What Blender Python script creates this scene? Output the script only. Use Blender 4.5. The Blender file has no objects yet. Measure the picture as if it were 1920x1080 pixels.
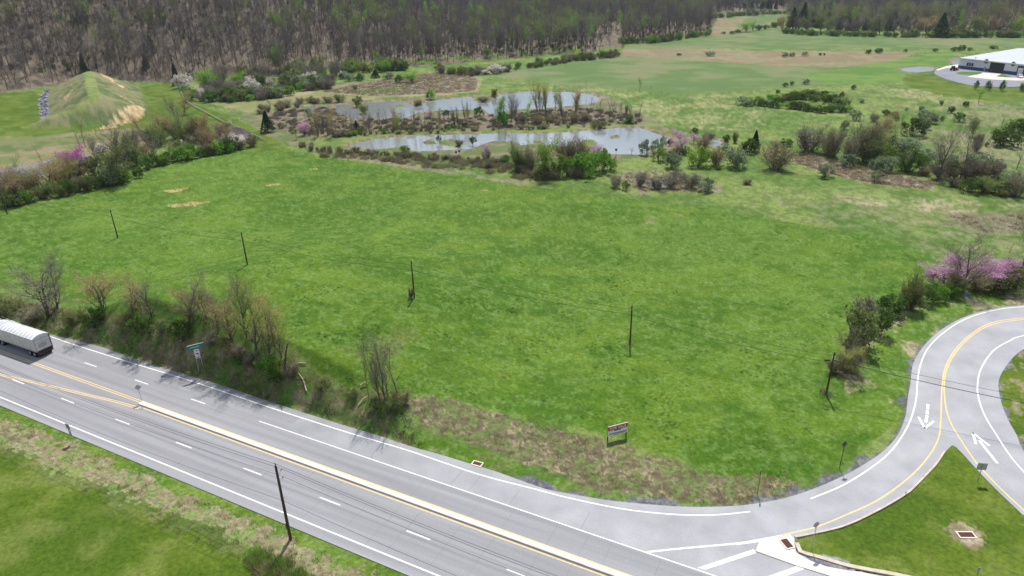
import bpy, math, random
import numpy as np
from mathutils import Matrix, Vector
from mathutils.geometry import tessellate_polygon
rnd = random.Random(7)
nr = np.random.RandomState(11)
SC = bpy.context.scene
COL = SC.collection

# ------------------------------------------------------------------ camera
F, PITCH, ROLL, H, TH = 1269.834, 0.4263532, 0.02348543, 54.191284, -0.47569722
CP, SP = math.cos(PITCH), math.sin(PITCH)
CR, SR = math.cos(ROLL), math.sin(ROLL)
cam_d = bpy.data.cameras.new('camera'); cam = bpy.data.objects.new('camera', cam_d); COL.objects.link(cam)
R0, U0, FW = Vector((1, 0, 0)), Vector((0, SP, CP)), Vector((0, CP, -SP))
RV, UV = R0*CR-U0*SR, R0*SR+U0*CR
cam.matrix_world = Matrix(((RV.x, UV.x, -FW.x, 0), (RV.y, UV.y, -FW.y, 0), (RV.z, UV.z, -FW.z, H), (0, 0, 0, 1)))
cam_d.sensor_width = 36; cam_d.lens = F/1920*36; cam_d.clip_end = 12000; cam_d.clip_start = 0.5
SC.camera = cam

# ------------------------------------------------------------------ light
SUN_EL, SUN_AZ = math.radians(59), math.radians(9)     # azimuth from +Y towards +X
w = bpy.data.worlds.new('World'); SC.world = w; w.use_nodes = True
nt = w.node_tree; nt.nodes.clear()
sky = nt.nodes.new('ShaderNodeTexSky'); sky.sky_type = 'NISHITA'; sky.sun_disc = False
sky.sun_elevation = SUN_EL; sky.sun_rotation = SUN_AZ; sky.altitude = 200
bg = nt.nodes.new('ShaderNodeBackground'); bg.inputs[1].default_value = 0.085
wo = nt.nodes.new('ShaderNodeOutputWorld')
tcw = nt.nodes.new('ShaderNodeTexCoord'); mpw = nt.nodes.new('ShaderNodeMapping'); mpw.inputs['Scale'].default_value = (1, 1, 2.6); nt.links.new(tcw.outputs['Generated'], mpw.inputs[0])
cn = nt.nodes.new('ShaderNodeTexNoise'); cn.inputs['Scale'].default_value = 2.6; cn.inputs['Detail'].default_value = 7; cn.inputs['Roughness'].default_value = .6; nt.links.new(mpw.outputs[0], cn.inputs['Vector'])
cr = nt.nodes.new('ShaderNodeMapRange'); cr.interpolation_type = 'SMOOTHSTEP'; cr.inputs[1].default_value = .49; cr.inputs[2].default_value = .64; nt.links.new(cn.outputs[0], cr.inputs[0])
cm = nt.nodes.new('ShaderNodeMixRGB'); cm.inputs[2].default_value = (17, 18.6, 21.5, 1); nt.links.new(cr.outputs[0], cm.inputs[0]); nt.links.new(sky.outputs[0], cm.inputs[1])
nt.links.new(cm.outputs[0], bg.inputs[0]); nt.links.new(bg.outputs[0], wo.inputs[0])
sd = bpy.data.lights.new('sun', 'SUN'); sd.energy = 5.0; sd.angle = math.radians(0.53); sd.color = (1, .95, .87)
sun = bpy.data.objects.new('sun', sd); COL.objects.link(sun)
sv = Vector((math.sin(SUN_AZ)*math.cos(SUN_EL), math.cos(SUN_AZ)*math.cos(SUN_EL), math.sin(SUN_EL)))
sun.rotation_euler = sv.to_track_quat('Z', 'Y').to_euler()
SC.view_settings.view_transform = 'Standard'; SC.view_settings.look = 'None'
SC.view_settings.exposure = 0.13; SC.view_settings.gamma = 1.0; SC.view_settings.use_curve_mapping = False
SC.cycles.max_bounces = 6; SC.cycles.diffuse_bounces = 2; SC.cycles.glossy_bounces = 2
SC.cycles.transmission_bounces = 4; SC.cycles.transparent_max_bounces = 6; SC.cycles.volume_bounces = 0

# ------------------------------------------------------------------ maths helpers
def rays(px):
    px = np.asarray(px, float).reshape(-1, 2)
    dx, dy = px[:, 0]-960, px[:, 1]-540
    dx, dy = CR*dx-SR*dy, SR*dx+CR*dy
    return np.stack([dx, F*CP-dy*SP, -dy*CP-F*SP], 1)
def flat(px, z=0.0):
    d = rays(px)
    dz = np.minimum(d[:, 2:3], -F*0.012)
    return d[:, :2]*((z-H)/dz)
_lat = nr.rand(256, 256)
def vn(x, y):
    xi, yi = np.floor(x).astype(int), np.floor(y).astype(int)
    fx, fy = x-xi, y-yi
    fx = fx*fx*(3-2*fx); fy = fy*fy*(3-2*fy)
    a = _lat[xi & 255, yi & 255]; b = _lat[(xi+1) & 255, yi & 255]
    c = _lat[xi & 255, (yi+1) & 255]; d = _lat[(xi+1) & 255, (yi+1) & 255]
    return (a*(1-fx)+b*fx)*(1-fy)+(c*(1-fx)+d*fx)*fy
def fbm(x, y, s, o=4, k=0):
    v = 0; a = .5; t = 0
    x = x/s+k*17.3+.31; y = y/s+k*9.1+.77
    for i in range(o):
        v = v+a*vn(x, y); t += a; a *= .55
        x, y = x*1.93+y*.37+5.2, y*1.93-x*.19+3.1
    return v/t
def ss(a, b, x):
    t = np.clip((x-a)/(b-a), 0, 1); return t*t*(3-2*t)
def inside(poly, X, Y):
    r = np.zeros(X.shape, bool); n = len(poly)
    x0, y0 = poly.min(0); x1, y1 = poly.max(0)
    m = (X >= x0) & (X <= x1) & (Y >= y0) & (Y <= y1)
    if not m.any(): return r
    xs, ys = X[m], Y[m]; q = np.zeros(xs.shape, bool)
    for i in range(n):
        ax, ay = poly[i]; bx, by = poly[i-1]
        if ay == by: continue
        c = ((ay > ys) != (by > ys)) & (xs < (bx-ax)*(ys-ay)/(by-ay)+ax)
        q ^= c
    r[m] = q; return r
def pdist(line, X, Y, closed=True):
    d = np.full(X.shape, 1e9); n = len(line)
    for i in range(n if closed else n-1):
        a, b = line[i], line[(i+1) % n]
        e = b-a; L = max(e@e, 1e-9)
        t = np.clip(((X-a[0])*e[0]+(Y-a[1])*e[1])/L, 0, 1)
        d = np.minimum(d, (X-a[0]-t*e[0])**2+(Y-a[1]-t*e[1])**2)
    return np.sqrt(d)
def catmull(P, step=1.0):
    P = np.asarray(P, float); out = []
    Q = np.vstack([2*P[0]-P[1], P, 2*P[-1]-P[-2]])
    for i in range(1, len(Q)-2):
        p0, p1, p2, p3 = Q[i-1], Q[i], Q[i+1], Q[i+2]
        n = max(1, int(np.linalg.norm(p2-p1)/step))
        for k in range(n):
            t = k/n
            out.append(.5*((2*p1)+(-p0+p2)*t+(2*p0-5*p1+4*p2-p3)*t*t+(-p0+3*p1-3*p2+p3)*t**3))
    out.append(P[-1]); return np.array(out)
# highway frame: s along, n across
US = np.array([math.cos(TH), math.sin(TH)]); UN = np.array([-US[1], US[0]])
def SN(s, n): return US*s+UN*n

# ------------------------------------------------------------------ traced outlines of real ground features
def W(l, z=0.0): return flat(l, z)
far_edge = [(-80, 560), (0, 597), (40, 606), (95, 627), (187, 650), (300, 688), (417, 723), (517, 757), (640, 796), (710, 817), (770, 837), (827, 853), (873, 867), (923, 882), (960, 895), (1023, 917), (1073, 927), (1140, 938), (1207, 945), (1280, 950), (1350, 950), (1413, 945), (1493, 928), (1580, 893), (1647, 853), (1680, 820), (1697, 783), (1703, 740), (1707, 720), (1713, 680), (1737, 643), (1773, 613), (1820, 590), (1873, 577), (1920, 572), (2060, 562)]
ramp_in = [(2060, 612), (1960, 637), (1920, 655), (1900, 670), (1880, 697), (1872, 720), (1877, 753), (1890, 787), (1907, 817), (1920, 847), (1990, 935), (2080, 1040)]
gore_r = [(1785, 835), (1792, 838), (1813, 860), (1847, 897), (1880, 930), (1920, 968), (2010, 1060), (2080, 1140)]
gore_l = [(1785, 835), (1773, 847), (1747, 880), (1697, 930), (1640, 963), (1580, 990), (1513, 1005), (1490, 1012)]
gore_low = [(1490, 1012), (1493, 1034), (1521, 1052), (1549, 1062), (1592, 1070), (1640, 1077), (1760, 1098), (1900, 1150)]
FE = catmull(W(far_edge), 1.0)
RI = catmull(W(ramp_in), 1.0)
GR = catmull(W(gore_r), 1.0); GL = catmull(W(gore_l), 1.0); GW = catmull(W(gore_low), 1.0)
n_near = float(np.mean(W([(213, 848), (367, 915), (500, 970), (640, 1025)])@UN))
fe_s = FE@US
cut = int(np.argmax(fe_s > -62))
HWY = np.vstack([[SN(-420, n_near)], [SN(60, n_near)], [SN(60, 52.62)], [SN(float(fe_s[cut]), 52.62)], FE[:cut+1][::-1], [SN(-420, float(FE[0]@UN))]])
RAMP = np.vstack([[SN(float(fe_s[cut]), 52.62)], [SN(60, 52.62)], [SN(60, 60.)], [W([(1900, 1150)])[0]], GW[::-1], GL[::-1], GR, RI[::-1], FE[cut:][::-1]])
PAVES = [HWY, RAMP]
pond_hi = W([(632, 196), (655, 195), (678, 204), (688, 192), (740, 189), (765, 189), (772, 196), (793, 194), (800, 190), (830, 186), (868, 182), (885, 180), (888, 189), (918, 190), (937, 177), (987, 171), (1067, 172), (1107, 176), (1125, 183), (1120, 190), (1097, 195), (1033, 201), (1003, 203), (957, 205), (937, 218), (917, 214), (903, 203), (873, 205), (823, 207), (787, 210), (763, 220), (713, 221), (673, 223), (650, 218), (625, 210)])
pond_lo = W([(655, 271), (680, 265), (699, 261), (727, 257), (763, 255), (787, 253), (823, 252), (880, 251), (953, 249), (1007, 249), (1073, 247), (1113, 242), (1160, 239), (1203, 240), (1233, 250), (1257, 262), (1240, 272), (1207, 289), (1153, 289), (1123, 284), (1083, 276), (1040, 273), (1000, 268), (977, 272), (953, 264), (927, 264), (912, 268), (885, 278), (840, 280), (783, 282), (750, 275), (707, 278), (675, 276)])
pond_w = W([(568, 199), (592, 198), (591, 216), (570, 214)])
pond_s = W([(1205, 336), (1240, 337), (1268, 343), (1262, 351), (1235, 349), (1215, 344)])
pond_t = W([(1328, 263), (1350, 262), (1356, 270), (1338, 274), (1328, 270)])
pond_b = W([(1690, 128), (1723, 124), (1753, 126), (1748, 132), (1720, 135), (1694, 133)])
pond_c = W([(1784, 113), (1800, 108), (1806, 116), (1797, 122), (1786, 120)])
PONDS = [pond_hi, pond_lo, pond_w, pond_s, pond_t, pond_b, pond_c]
islets = [W(p) for p in ([(820, 263), (850, 260), (872, 268), (862, 275), (825, 270)], [(790, 264), (812, 261), (818, 268), (797, 270)], [(1087, 266), (1105, 260), (1120, 265), (1118, 276), (1100, 280), (1083, 276)], [(1143, 254), (1160, 252), (1165, 258), (1145, 259)], [(738, 197), (752, 195), (764, 198), (745, 201)], [(775, 196), (790, 193), (795, 199), (778, 200)], [(668, 196), (680, 193), (692, 205), (680, 211), (670, 205)], [(890, 181), (935, 177), (920, 189), (893, 188)], [(1000, 264), (1015, 262), (1018, 267), (1003, 268)])]

# hill foot as range over azimuth
foot = [(-500, 190, .40), (-100, 180, .40), (0, 174, .42), (90, 162, .42), (160, 152, .42), (330, 155, .42), (400, 148, .38), (560, 140, .30), (640, 135, .22), (760, 126, .14), (900, 116, .10), (1080, 98, .09), (1165, 100, .10), (1170, 82, .10), (1240, 78, .09), (1328, 66, .08), (1345, 34, .08), (1480, 26, .08), (1486, 50, .05), (1600, 60, .07), (1920, 60, .09), (2400, 80, .10)]
fp = W([(a, b) for a, b, c in foot]); faz = np.arctan2(fp[:, 0], fp[:, 1]); fr = np.minimum(np.hypot(fp[:, 0], fp[:, 1]), 1150); fs = np.array([c for a, b, c in foot])
# earth mound crest (world xy, height)
MC = [((165, 134), 11.), ((171, 160), 10.), ((178, 183), 9.), ((150, 200), 6.5), ((100, 217), 4.), ((52, 237), .6)]
MCW = np.array([list(flat([p], h)[0])+[h] for p, h in MC])
# bank above highway: top edge of slope, parallel to far edge
bank_line = FE[:int(np.argmax(fe_s > -38))]
def height(X, Y):
    X = np.asarray(X, float); Y = np.asarray(Y, float)
    r = np.hypot(X, Y); az = np.arctan2(X, Y)
    re = np.interp(az, faz, fr); sl = np.interp(az, faz, fs)
    d = r-re
    dd = np.where(d > 0, d, 0); dd = dd*dd/(dd+14)
    z = sl*dd+ss(250, 1000, d)*130*np.clip(sl/.4, .3, 1)+np.where(d > 0, (fbm(X, Y, 60, 3, 4)-.5)*8*ss(0, 60, d), 0)
    z = z+(fbm(X, Y, 40, 3, 1)-.5)*.6*ss(90, 160, r)*ss(70, 120, np.hypot(X-250, Y-435))
    # mound
    mz = np.zeros(X.shape)
    near = (np.abs(X-MCW[:, 0].mean()) < 180) & (np.abs(Y-MCW[:, 1].mean()) < 180)
    if near.any():
        xs, ys = X[near], Y[near]; best = np.zeros(xs.shape)
        for i in range(len(MCW)-1):
            a, b = MCW[i], MCW[i+1]; e = b[:2]-a[:2]
            t = np.clip(((xs-a[0])*e[0]+(ys-a[1])*e[1])/(e@e), 0, 1)
            dist = np.hypot(xs-a[0]-t*e[0], ys-a[1]-t*e[1])
            hh = a[2]+(b[2]-a[2])*t
            best = np.maximum(best, hh-.45*np.maximum(dist-2.0, 0))
        mz[near] = np.maximum(best, 0)
    z = z+mz+(fbm(X, Y, 5, 3, 45)-.5)*1.5*np.clip(mz/3, 0, 1)
    # bank
    ns = X*US[0]+Y*US[1]; nn = X*UN[0]+Y*UN[1]
    fe_n = np.interp(ns, fe_s[:len(bank_line)], (FE@UN)[:len(bank_line)])
    amp = 6.4*(1-ss(-74, -36, ns))*ss(-124, -98, ns)+1.2*(1-ss(-98, -80, ns))*ss(-260, -200, ns)
    bz = amp*np.clip((nn-fe_n-.5)/6.2, 0, 1)**.9*(1-ss(14, 75, nn-fe_n)*.8)
    z = z+np.where(r < 260, bz, 0)
    return z
def ground_full(X, Y):
    z = height(X, Y)
    m = Y > 150
    for p in PONDS:
        bb0, bb1 = p.min(0)-8, p.max(0)+8
        q = (X > bb0[0]) & (X < bb1[0]) & (Y > bb0[1]) & (Y < bb1[1])
        if q.any():
            dd = pdist(p, X[q], Y[q]); ins = inside(p, X[q], Y[q])
            sg = np.where(ins, dd, -dd)
            big = len(p) > 8
            z[q] = z[q]*ss(0, 6, -sg)-.9*ss(-.8, 1.6, sg)
    for p in islets:
        q = pdist(p, X, Y) if False else None
        bb0, bb1 = p.min(0)-6, p.max(0)+6
        k = (X > bb0[0]) & (X < bb1[0]) & (Y > bb0[1]) & (Y < bb1[1])
        if k.any():
            dd = pdist(p, X[k], Y[k]); ins = inside(p, X[k], Y[k]); sg = np.where(ins, dd, -dd)
            z[k] = np.maximum(z[k], -.9+1.25*ss(-1.0, 1.0, sg))
    return z
def P(px, py):
    """world point on the terrain seen at photograph pixel"""
    d = rays([(px, py)])[0]; d = d/np.linalg.norm(d)
    ts = np.concatenate([np.arange(40, 300, 1.0), np.arange(300, 1600, 3.0)])
    X, Y, Z = d[0]*ts, d[1]*ts, H+d[2]*ts
    g = height(X, Y); k = int(np.argmax(Z < g))
    if Z[k] >= g[k]: k = len(ts)-1
    a, b = ts[max(k-1, 0)], ts[k]
    for _ in range(12):
        m = (a+b)/2
        if H+d[2]*m < height(np.array([d[0]*m]), np.array([d[1]*m]))[0]: b = m
        else: a = m
    return Vector((d[0]*b, d[1]*b, H+d[2]*b))
_oc = {}
def onT(l):
    out = []
    for q in l:
        q = (round(float(q[0]), 1), round(float(q[1]), 1))
        if q not in _oc: _oc[q] = P(*q)[:2]
        out.append(_oc[q])
    return np.array(out)
def mpx(p):           # metres per photo pixel across the view at p
    return math.sqrt(p.x**2+p.y**2+(H-p.z)**2)/F

# ------------------------------------------------------------------ materials
def mat(name, col, rough=.8, metal=0., noise=0., nscale=3., bump=0., bscale=20., spec=None, rndv=0., stretch=None):
    m = bpy.data.materials.new(name); m.use_nodes = True; t = m.node_tree; b = t.nodes['Principled BSDF']
    b.inputs['Roughness'].default_value = rough; b.inputs['Metallic'].default_value = metal
    b.inputs['Specular IOR Level'].default_value = spec if spec is not None else (.15 if rough > .75 else .5)
    tc = t.nodes.new('ShaderNodeTexCoord'); src = tc.outputs['Object']
    if stretch:
        mp = t.nodes.new('ShaderNodeMapping'); mp.inputs['Scale'].default_value = stretch
        t.links.new(src, mp.inputs[0]); src = mp.outputs[0]
    n = t.nodes.new('ShaderNodeTexNoise'); n.inputs['Scale'].default_value = nscale; n.inputs['Detail'].default_value = 5
    t.links.new(src, n.inputs['Vector'])
    mr = t.nodes.new('ShaderNodeMapRange'); mr.inputs[1].default_value = .25; mr.inputs[2].default_value = .75
    mr.inputs[3].default_value = 1-noise; mr.inputs[4].default_value = 1+noise
    t.links.new(n.outputs[0], mr.inputs[0])
    hs = t.nodes.new('ShaderNodeHueSaturation'); hs.inputs['Color'].default_value = (*col, 1)
    t.links.new(mr.outputs[0], hs.inputs['Value'])
    if rndv:
        oi = t.nodes.new('ShaderNodeObjectInfo'); mr2 = t.nodes.new('ShaderNodeMapRange')
        mr2.inputs[3].default_value = 1-rndv; mr2.inputs[4].default_value = 1+rndv
        t.links.new(oi.outputs['Random'], mr2.inputs[0])
        mu = t.nodes.new('ShaderNodeMath'); mu.operation = 'MULTIPLY'
        t.links.new(mr.outputs[0], mu.inputs[0]); t.links.new(mr2.outputs[0], mu.inputs[1]); t.links.new(mu.outputs[0], hs.inputs['Value'])
    t.links.new(hs.outputs[0], b.inputs['Base Color'])
    if bump:
        n2 = t.nodes.new('ShaderNodeTexNoise'); n2.inputs['Scale'].default_value = bscale; n2.inputs['Detail'].default_value = 4
        t.links.new(src, n2.inputs['Vector'])
        bp = t.nodes.new('ShaderNodeBump'); bp.inputs['Strength'].default_value = bump; bp.inputs['Distance'].default_value = .1
        t.links.new(n2.outputs[0], bp.inputs['Height']); t.links.new(bp.outputs[0], b.inputs['Normal'])
    return m
def leafmat(name, col, trans=.35, var=.25, hue=.02):
    m = bpy.data.materials.new(name); m.use_nodes = True; t = m.node_tree; t.nodes.clear()
    out = t.nodes.new('ShaderNodeOutputMaterial')
    oi = t.nodes.new('ShaderNodeObjectInfo'); g = t.nodes.new('ShaderNodeNewGeometry')
    n = t.nodes.new('ShaderNodeTexNoise'); n.inputs['Scale'].default_value = 1.3; n.inputs['Detail'].default_value = 3
    t.links.new(g.outputs['Position'], n.inputs['Vector'])
    a = t.nodes.new('ShaderNodeMapRange'); a.inputs[3].default_value = 1-var; a.inputs[4].default_value = 1+var
    t.links.new(oi.outputs['Random'], a.inputs[0])
    b = t.nodes.new('ShaderNodeMapRange'); b.inputs[1].default_value = .3; b.inputs[2].default_value = .7; b.inputs[3].default_value = .6; b.inputs[4].default_value = 1.4
    t.links.new(n.outputs[0], b.inputs[0])
    mu = t.nodes.new('ShaderNodeMath'); mu.operation = 'MULTIPLY'; t.links.new(a.outputs[0], mu.inputs[0]); t.links.new(b.outputs[0], mu.inputs[1])
    hm = t.nodes.new('ShaderNodeMapRange'); hm.inputs[3].default_value = .5-hue; hm.inputs[4].default_value = .5+hue
    t.links.new(oi.outputs['Random'], hm.inputs[0])
    hs = t.nodes.new('ShaderNodeHueSaturation'); hs.inputs['Color'].default_value = (*col, 1)
    t.links.new(mu.outputs[0], hs.inputs['Value']); t.links.new(hm.outputs[0], hs.inputs['Hue'])
    d = t.nodes.new('ShaderNodeBsdfDiffuse'); tr = t.nodes.new('ShaderNodeBsdfTranslucent'); mx = t.nodes.new('ShaderNodeMixShader')
    mx.inputs[0].default_value = trans
    t.links.new(hs.outputs[0], d.inputs[0]); t.links.new(hs.outputs[0], tr.inputs[0])
    t.links.new(d.outputs[0], mx.inputs[1]); t.links.new(tr.outputs[0], mx.inputs[2]); t.links.new(mx.outputs[0], out.inputs[0])
    return m
M = dict(
    white=mat('road_paint_white', (.76, .76, .74), .7, noise=.28, nscale=5),
    yellow=mat('road_paint_yellow', (.74, .52, .19), .7, noise=.25, nscale=5),
    concrete=mat('concrete', (.66, .61, .54), .85, noise=.12, nscale=.8, bump=.2),
    kerb=mat('kerb_concrete', (.50, .44, .36), .85, noise=.2, nscale=1.5),
    gravel=mat('gravel', (.17, .17, .185), .95, noise=.35, nscale=3, bump=.6, bscale=9),
    joint=mat('joint_sealant', (.19, .19, .20), .9),
    wood=mat('weathered_pole_wood', (.085, .062, .045), .9, noise=.3, nscale=4, stretch=(1, 1, .1)),
    bark=mat('grey_bark', (.115, .098, .085), .95, noise=.3, nscale=2, rndv=.3),
    barkd=mat('forest_bark', (.085, .074, .068), .95, noise=.3, nscale=2, rndv=.35),
    barkl=mat('pale_bark', (.36, .31, .25), .95, noise=.3, nscale=2),
    galv=mat('galvanised_steel', (.36, .38, .39), .5, .1, noise=.1),
    dark=mat('dark_metal', (.03, .03, .03), .6, noise=.1),
    rubber=mat('tyre_rubber', (.02, .02, .02), .9, noise=.1),
    wire=mat('wire_black', (.03, .03, .035), .6),
    signback=mat('sign_back_aluminium', (.38, .39, .39), .6, .0, noise=.08),
    signshade=mat('sign_back_shaded', (.10, .11, .115), .6, .2, noise=.08),  # sign back darkened: the diamond sign's shaded side is put into the colour
    green=mat('sign_green', (.01, .22, .14), .5, noise=.05),
    red=mat('sign_red', (.42, .02, .03), .5, noise=.08),
    wht=mat('white_panel', (.72, .74, .78), .5, noise=.06),
    purple=mat('violet_print', (.30, .10, .30), .5),
    alum=mat('trailer_aluminium', (.62, .61, .57), .5, .05, noise=.12, nscale=1.2),
    tarp=mat('trailer_tarp', (.66, .68, .70), .6, noise=.08, nscale=.8),
    tarpd=mat('tarp_bow', (.45, .46, .48), .6),
    rust=mat('rusty_brown_metal', (.13, .06, .045), .8, noise=.3),
    wall=mat('wall_cladding', (.74, .77, .80), .6, noise=.04, nscale=.4),
    blue=mat('blue_band', (.03, .10, .26), .6, noise=.05),
    roof=mat('metal_roof', (.42, .46, .52), .55, .0, noise=.05, nscale=.1),
    glass=mat('dark_glass', (.02, .025, .03), .15),
    shed=mat('shed_shingles', (.085, .075, .085), .9, noise=.3, nscale=2),
    shedw=mat('shed_boards', (.10, .075, .055), .9, noise=.3),
    redp=mat('red_paint', (.30, .03, .02), .45, noise=.1),
    carw=mat('white_car_paint', (.75, .77, .80), .3),
    stone=mat('riprap_stone', (.27, .27, .30), .9, noise=.3, nscale=2),
    rail=mat('timber_rail', (.36, .34, .30), .9, noise=.2),
    pad=mat('pale_concrete_pad', (.58, .52, .48), .85, noise=.08, nscale=.5),
    asph=mat('asphalt_apron', (.22, .225, .26), .9, noise=.12, nscale=.12),
    log=mat('pale_log', (.50, .40, .28), .9, noise=.2),
)
# leaf palette
L = dict(
    twig=leafmat('twigs_grey', (.26, .235, .19), .05, .2, .01),
    twigf=leafmat('twigs_forest', (.20, .175, .165), .05, .3, .02),
    rust=leafmat('buds_rust', (.40, .30, .16), .3, .2),
    yellow=leafmat('leaves_yellow_green', (.36, .36, .10), .4, .2),
    fresh=leafmat('leaves_fresh_green', (.22, .38, .06), .4, .2),
    bright=leafmat('leaves_bright_green', (.17, .31, .05), .4, .25),
    dark=leafmat('leaves_dark_green', (.10, .18, .045), .35, .3),
    sage=leafmat('leaves_sage', (.27, .34, .20), .35, .2),
    olive=leafmat('leaves_olive', (.20, .235, .09), .35, .25),
    brown=leafmat('twigs_brown', (.30, .26, .165), .15, .2),
    umber=leafmat('twigs_umber', (.25, .225, .155), .15, .2),
    pink=leafmat('blossom_pink', (.60, .36, .52), .35, .12, .01),
    magenta=leafmat('blossom_magenta', (.50, .12, .42), .35, .05, .005),
    white=leafmat('blossom_white', (.68, .63, .58), .3, .08, .01),
    conif=leafmat('needles_dark', (.045, .095, .04), .15, .2),
    straw=leafmat('dead_stems', (.42, .33, .22), .25, .25),
    grassa=leafmat('grass_pale', (.17, .27, .09), .35, .3, .015),
    grassb=leafmat('grass_deep', (.10, .20, .035), .35, .3, .015),
    reed=leafmat('reeds_brown', (.28, .24, .155), .2, .2),
)
def glossy_leaf(): pass

# ------------------------------------------------------------------ mesh helpers
def link(o, parent=None):
    COL.objects.link(o)
    if parent is not None: o.parent = parent
    return o
def mesh(name, V, Fc, m):
    me = bpy.data.meshes.new(name); me.from_pydata([tuple(v) for v in V], [], [tuple(f) for f in Fc])
    if m is not None: me.materials.append(m)
    me.update(); return me
def npmesh(name, V, Fq, m):
    """fast: V (n,3), Fq (k,c) all faces same size"""
    V = np.asarray(V, np.float32); Fq = np.asarray(Fq, np.int32); me = bpy.data.meshes.new(name)
    k, c = Fq.shape
    me.vertices.add(len(V)); me.vertices.foreach_set('co', V.ravel())
    me.loops.add(k*c); me.loops.foreach_set('vertex_index', Fq.ravel())
    me.polygons.add(k); me.polygons.foreach_set('loop_start', np.arange(0, k*c, c, dtype=np.int32))
    me.update(calc_edges=True)
    if m is not None: me.materials.append(m)
    return me
class MB:
    def __init__(s): s.V, s.F = [], []
    def add(s, V, Fc):
        o = len(s.V); s.V += [tuple(v) for v in V]; s.F += [tuple(i+o for i in f) for f in Fc]; return s
    def box(s, x0, x1, y0, y1, z0, z1):
        return s.add([(x0, y0, z0), (x1, y0, z0), (x1, y1, z0), (x0, y1, z0), (x0, y0, z1), (x1, y0, z1), (x1, y1, z1), (x0, y1, z1)],
                     [(3, 2, 1, 0), (4, 5, 6, 7), (0, 1, 5, 4), (1, 2, 6, 5), (2, 3, 7, 6), (3, 0, 4, 7)])
    def tube(s, pts, rs, n=6, cap=True):
        pts = [Vector(p) for p in pts]
        if not hasattr(rs, '__len__'): rs = [rs]*len(pts)
        V, Fc = [], []
        for i, p in enumerate(pts):
            d = (pts[min(i+1, len(pts)-1)]-pts[max(i-1, 0)]).normalized()
            a = d.cross(Vector((0, 0, 1)) if abs(d.z) < .9 else Vector((1, 0, 0))).normalized(); b = d.cross(a)
            for k in range(n):
                t = 2*math.pi*k/n; V.append(p+(a*math.cos(t)+b*math.sin(t))*rs[i])
        for i in range(len(pts)-1):
            for k in range(n):
                Fc.append((i*n+k, i*n+(k+1) % n, (i+1)*n+(k+1) % n, (i+1)*n+k))
        if cap: Fc.append(tuple(range(n))[::-1]); Fc.append(tuple((len(pts)-1)*n+k for k in range(n)))
        return s.add(V, Fc)
    def disc(s, c, ax, r, th, n=14):
        c = Vector(c); ax = Vector(ax).normalized()
        return s.tube([c-ax*th/2, c+ax*th/2], r, n)
    def build(s, name, m, parent=None):
        return link(bpy.data.objects.new(name, mesh(name, s.V, s.F, m)), parent)
def thing(name, label, cat, loc=(0, 0, 0), rz=0, group=None):
    o = bpy.data.objects.new(name, None); COL.objects.link(o); o.empty_display_size = .3
    o.location = loc; o.rotation_euler = (0, 0, rz); tag(o, label, cat, group); return o
def tag(o, label, cat, group=None):
    o['label'] = label; o['category'] = cat
    if group: o['group'] = group
    return o
def struct(o): o['kind'] = 'structure'; return o
def sheet(name, poly, z, m, parent=None):
    pts = [Vector((p[0], p[1], z)) for p in poly]
    tri = tessellate_polygon([pts])
    me = mesh(name, pts, [t for t in tri], m); 
    o = bpy.data.objects.new(name, me)
    if me.polygons and me.polygons[0].normal.z < 0: me.flip_normals()
    return link(o, parent)
def ribbon(name, pts, width, z, m, parent=None, off=0.0, thick=0.0):
    pts = np.asarray(pts, float); d = np.gradient(pts, axis=0); d /= np.linalg.norm(d, axis=1)[:, None]
    nn = np.stack([-d[:, 1], d[:, 0]], 1); a = pts+nn*(off+width/2); b = pts+nn*(off-width/2); n = len(pts)
    V = [(p[0], p[1], z) for p in a]+[(p[0], p[1], z) for p in b]
    Fc = [(i, i+n, i+n+1, i+1) for i in range(n-1)]
    if thick:
        V += [(p[0], p[1], z-thick) for p in a]+[(p[0], p[1], z-thick) for p in b]
        Fc += [(i+2*n, i, i+1, i+1+2*n) for i in range(n-1)]+[(i+n, i+3*n, i+1+3*n, i+1+n) for i in range(n-1)]
        Fc += [(0, 2*n, 3*n, n), (n-1, 2*n-1, 4*n-1, 3*n-1)]
    return link(bpy.data.objects.new(name, mesh(name, V, Fc, m)), parent)

# ------------------------------------------------------------------ ground sheet
fine = np.radians(np.arange(-44, 44.001, .095))
coarse_l = np.radians(np.linspace(-180, -44, 70)[:-1]); coarse_r = np.radians(np.linspace(44, 180, 70)[1:])
AZ = np.concatenate([coarse_l, fine, coarse_r])
dep = np.radians(np.linspace(50, 1.9, 430)); R1 = H/np.tan(dep)
R1 = R1[R1 < 1500]
RR = np.concatenate([[2, 15, 28, 38], R1, np.linspace(1540, 2600, 14)])
# finer steps on hillside
extra = np.arange(380, 900, 4.0); RR = np.unique(np.concatenate([RR, extra]))
keep = [RR[0]]
for v in RR[1:]:
    if v-keep[-1] > .10: keep.append(v)
RR = np.array(keep)
A, Rg = np.meshgrid(AZ, RR); GX, GY = Rg*np.sin(A), Rg*np.cos(A)
nR, nA = GX.shape
X, Y = GX.ravel(), GY.ravel(); Rf = Rg.ravel()
Z = ground_full(X, Y)
Z += (fbm(X, Y, .9, 3, 2)-.5)*.12*(1-ss(150, 260, Rf))+(fbm(X, Y, 3.5, 3, 3)-.5)*.25*(1-ss(250, 400, Rf))
Z = np.where(np.hypot(X-250, Y-435) < 95, np.minimum(Z, 0.0), Z)
mapd = np.full(X.shape, 1e9)
nb = Rf < 400
for p in PAVES:
    d_ = pdist(p, X[nb], Y[nb]); ins = inside(p, X[nb], Y[nb]); d_ = np.where(ins, -d_, d_)
    mapd[nb] = np.minimum(mapd[nb], d_)
k = ss(.35, 1.6, mapd); nnn = X*UN[0]+Y*UN[1]
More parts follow.
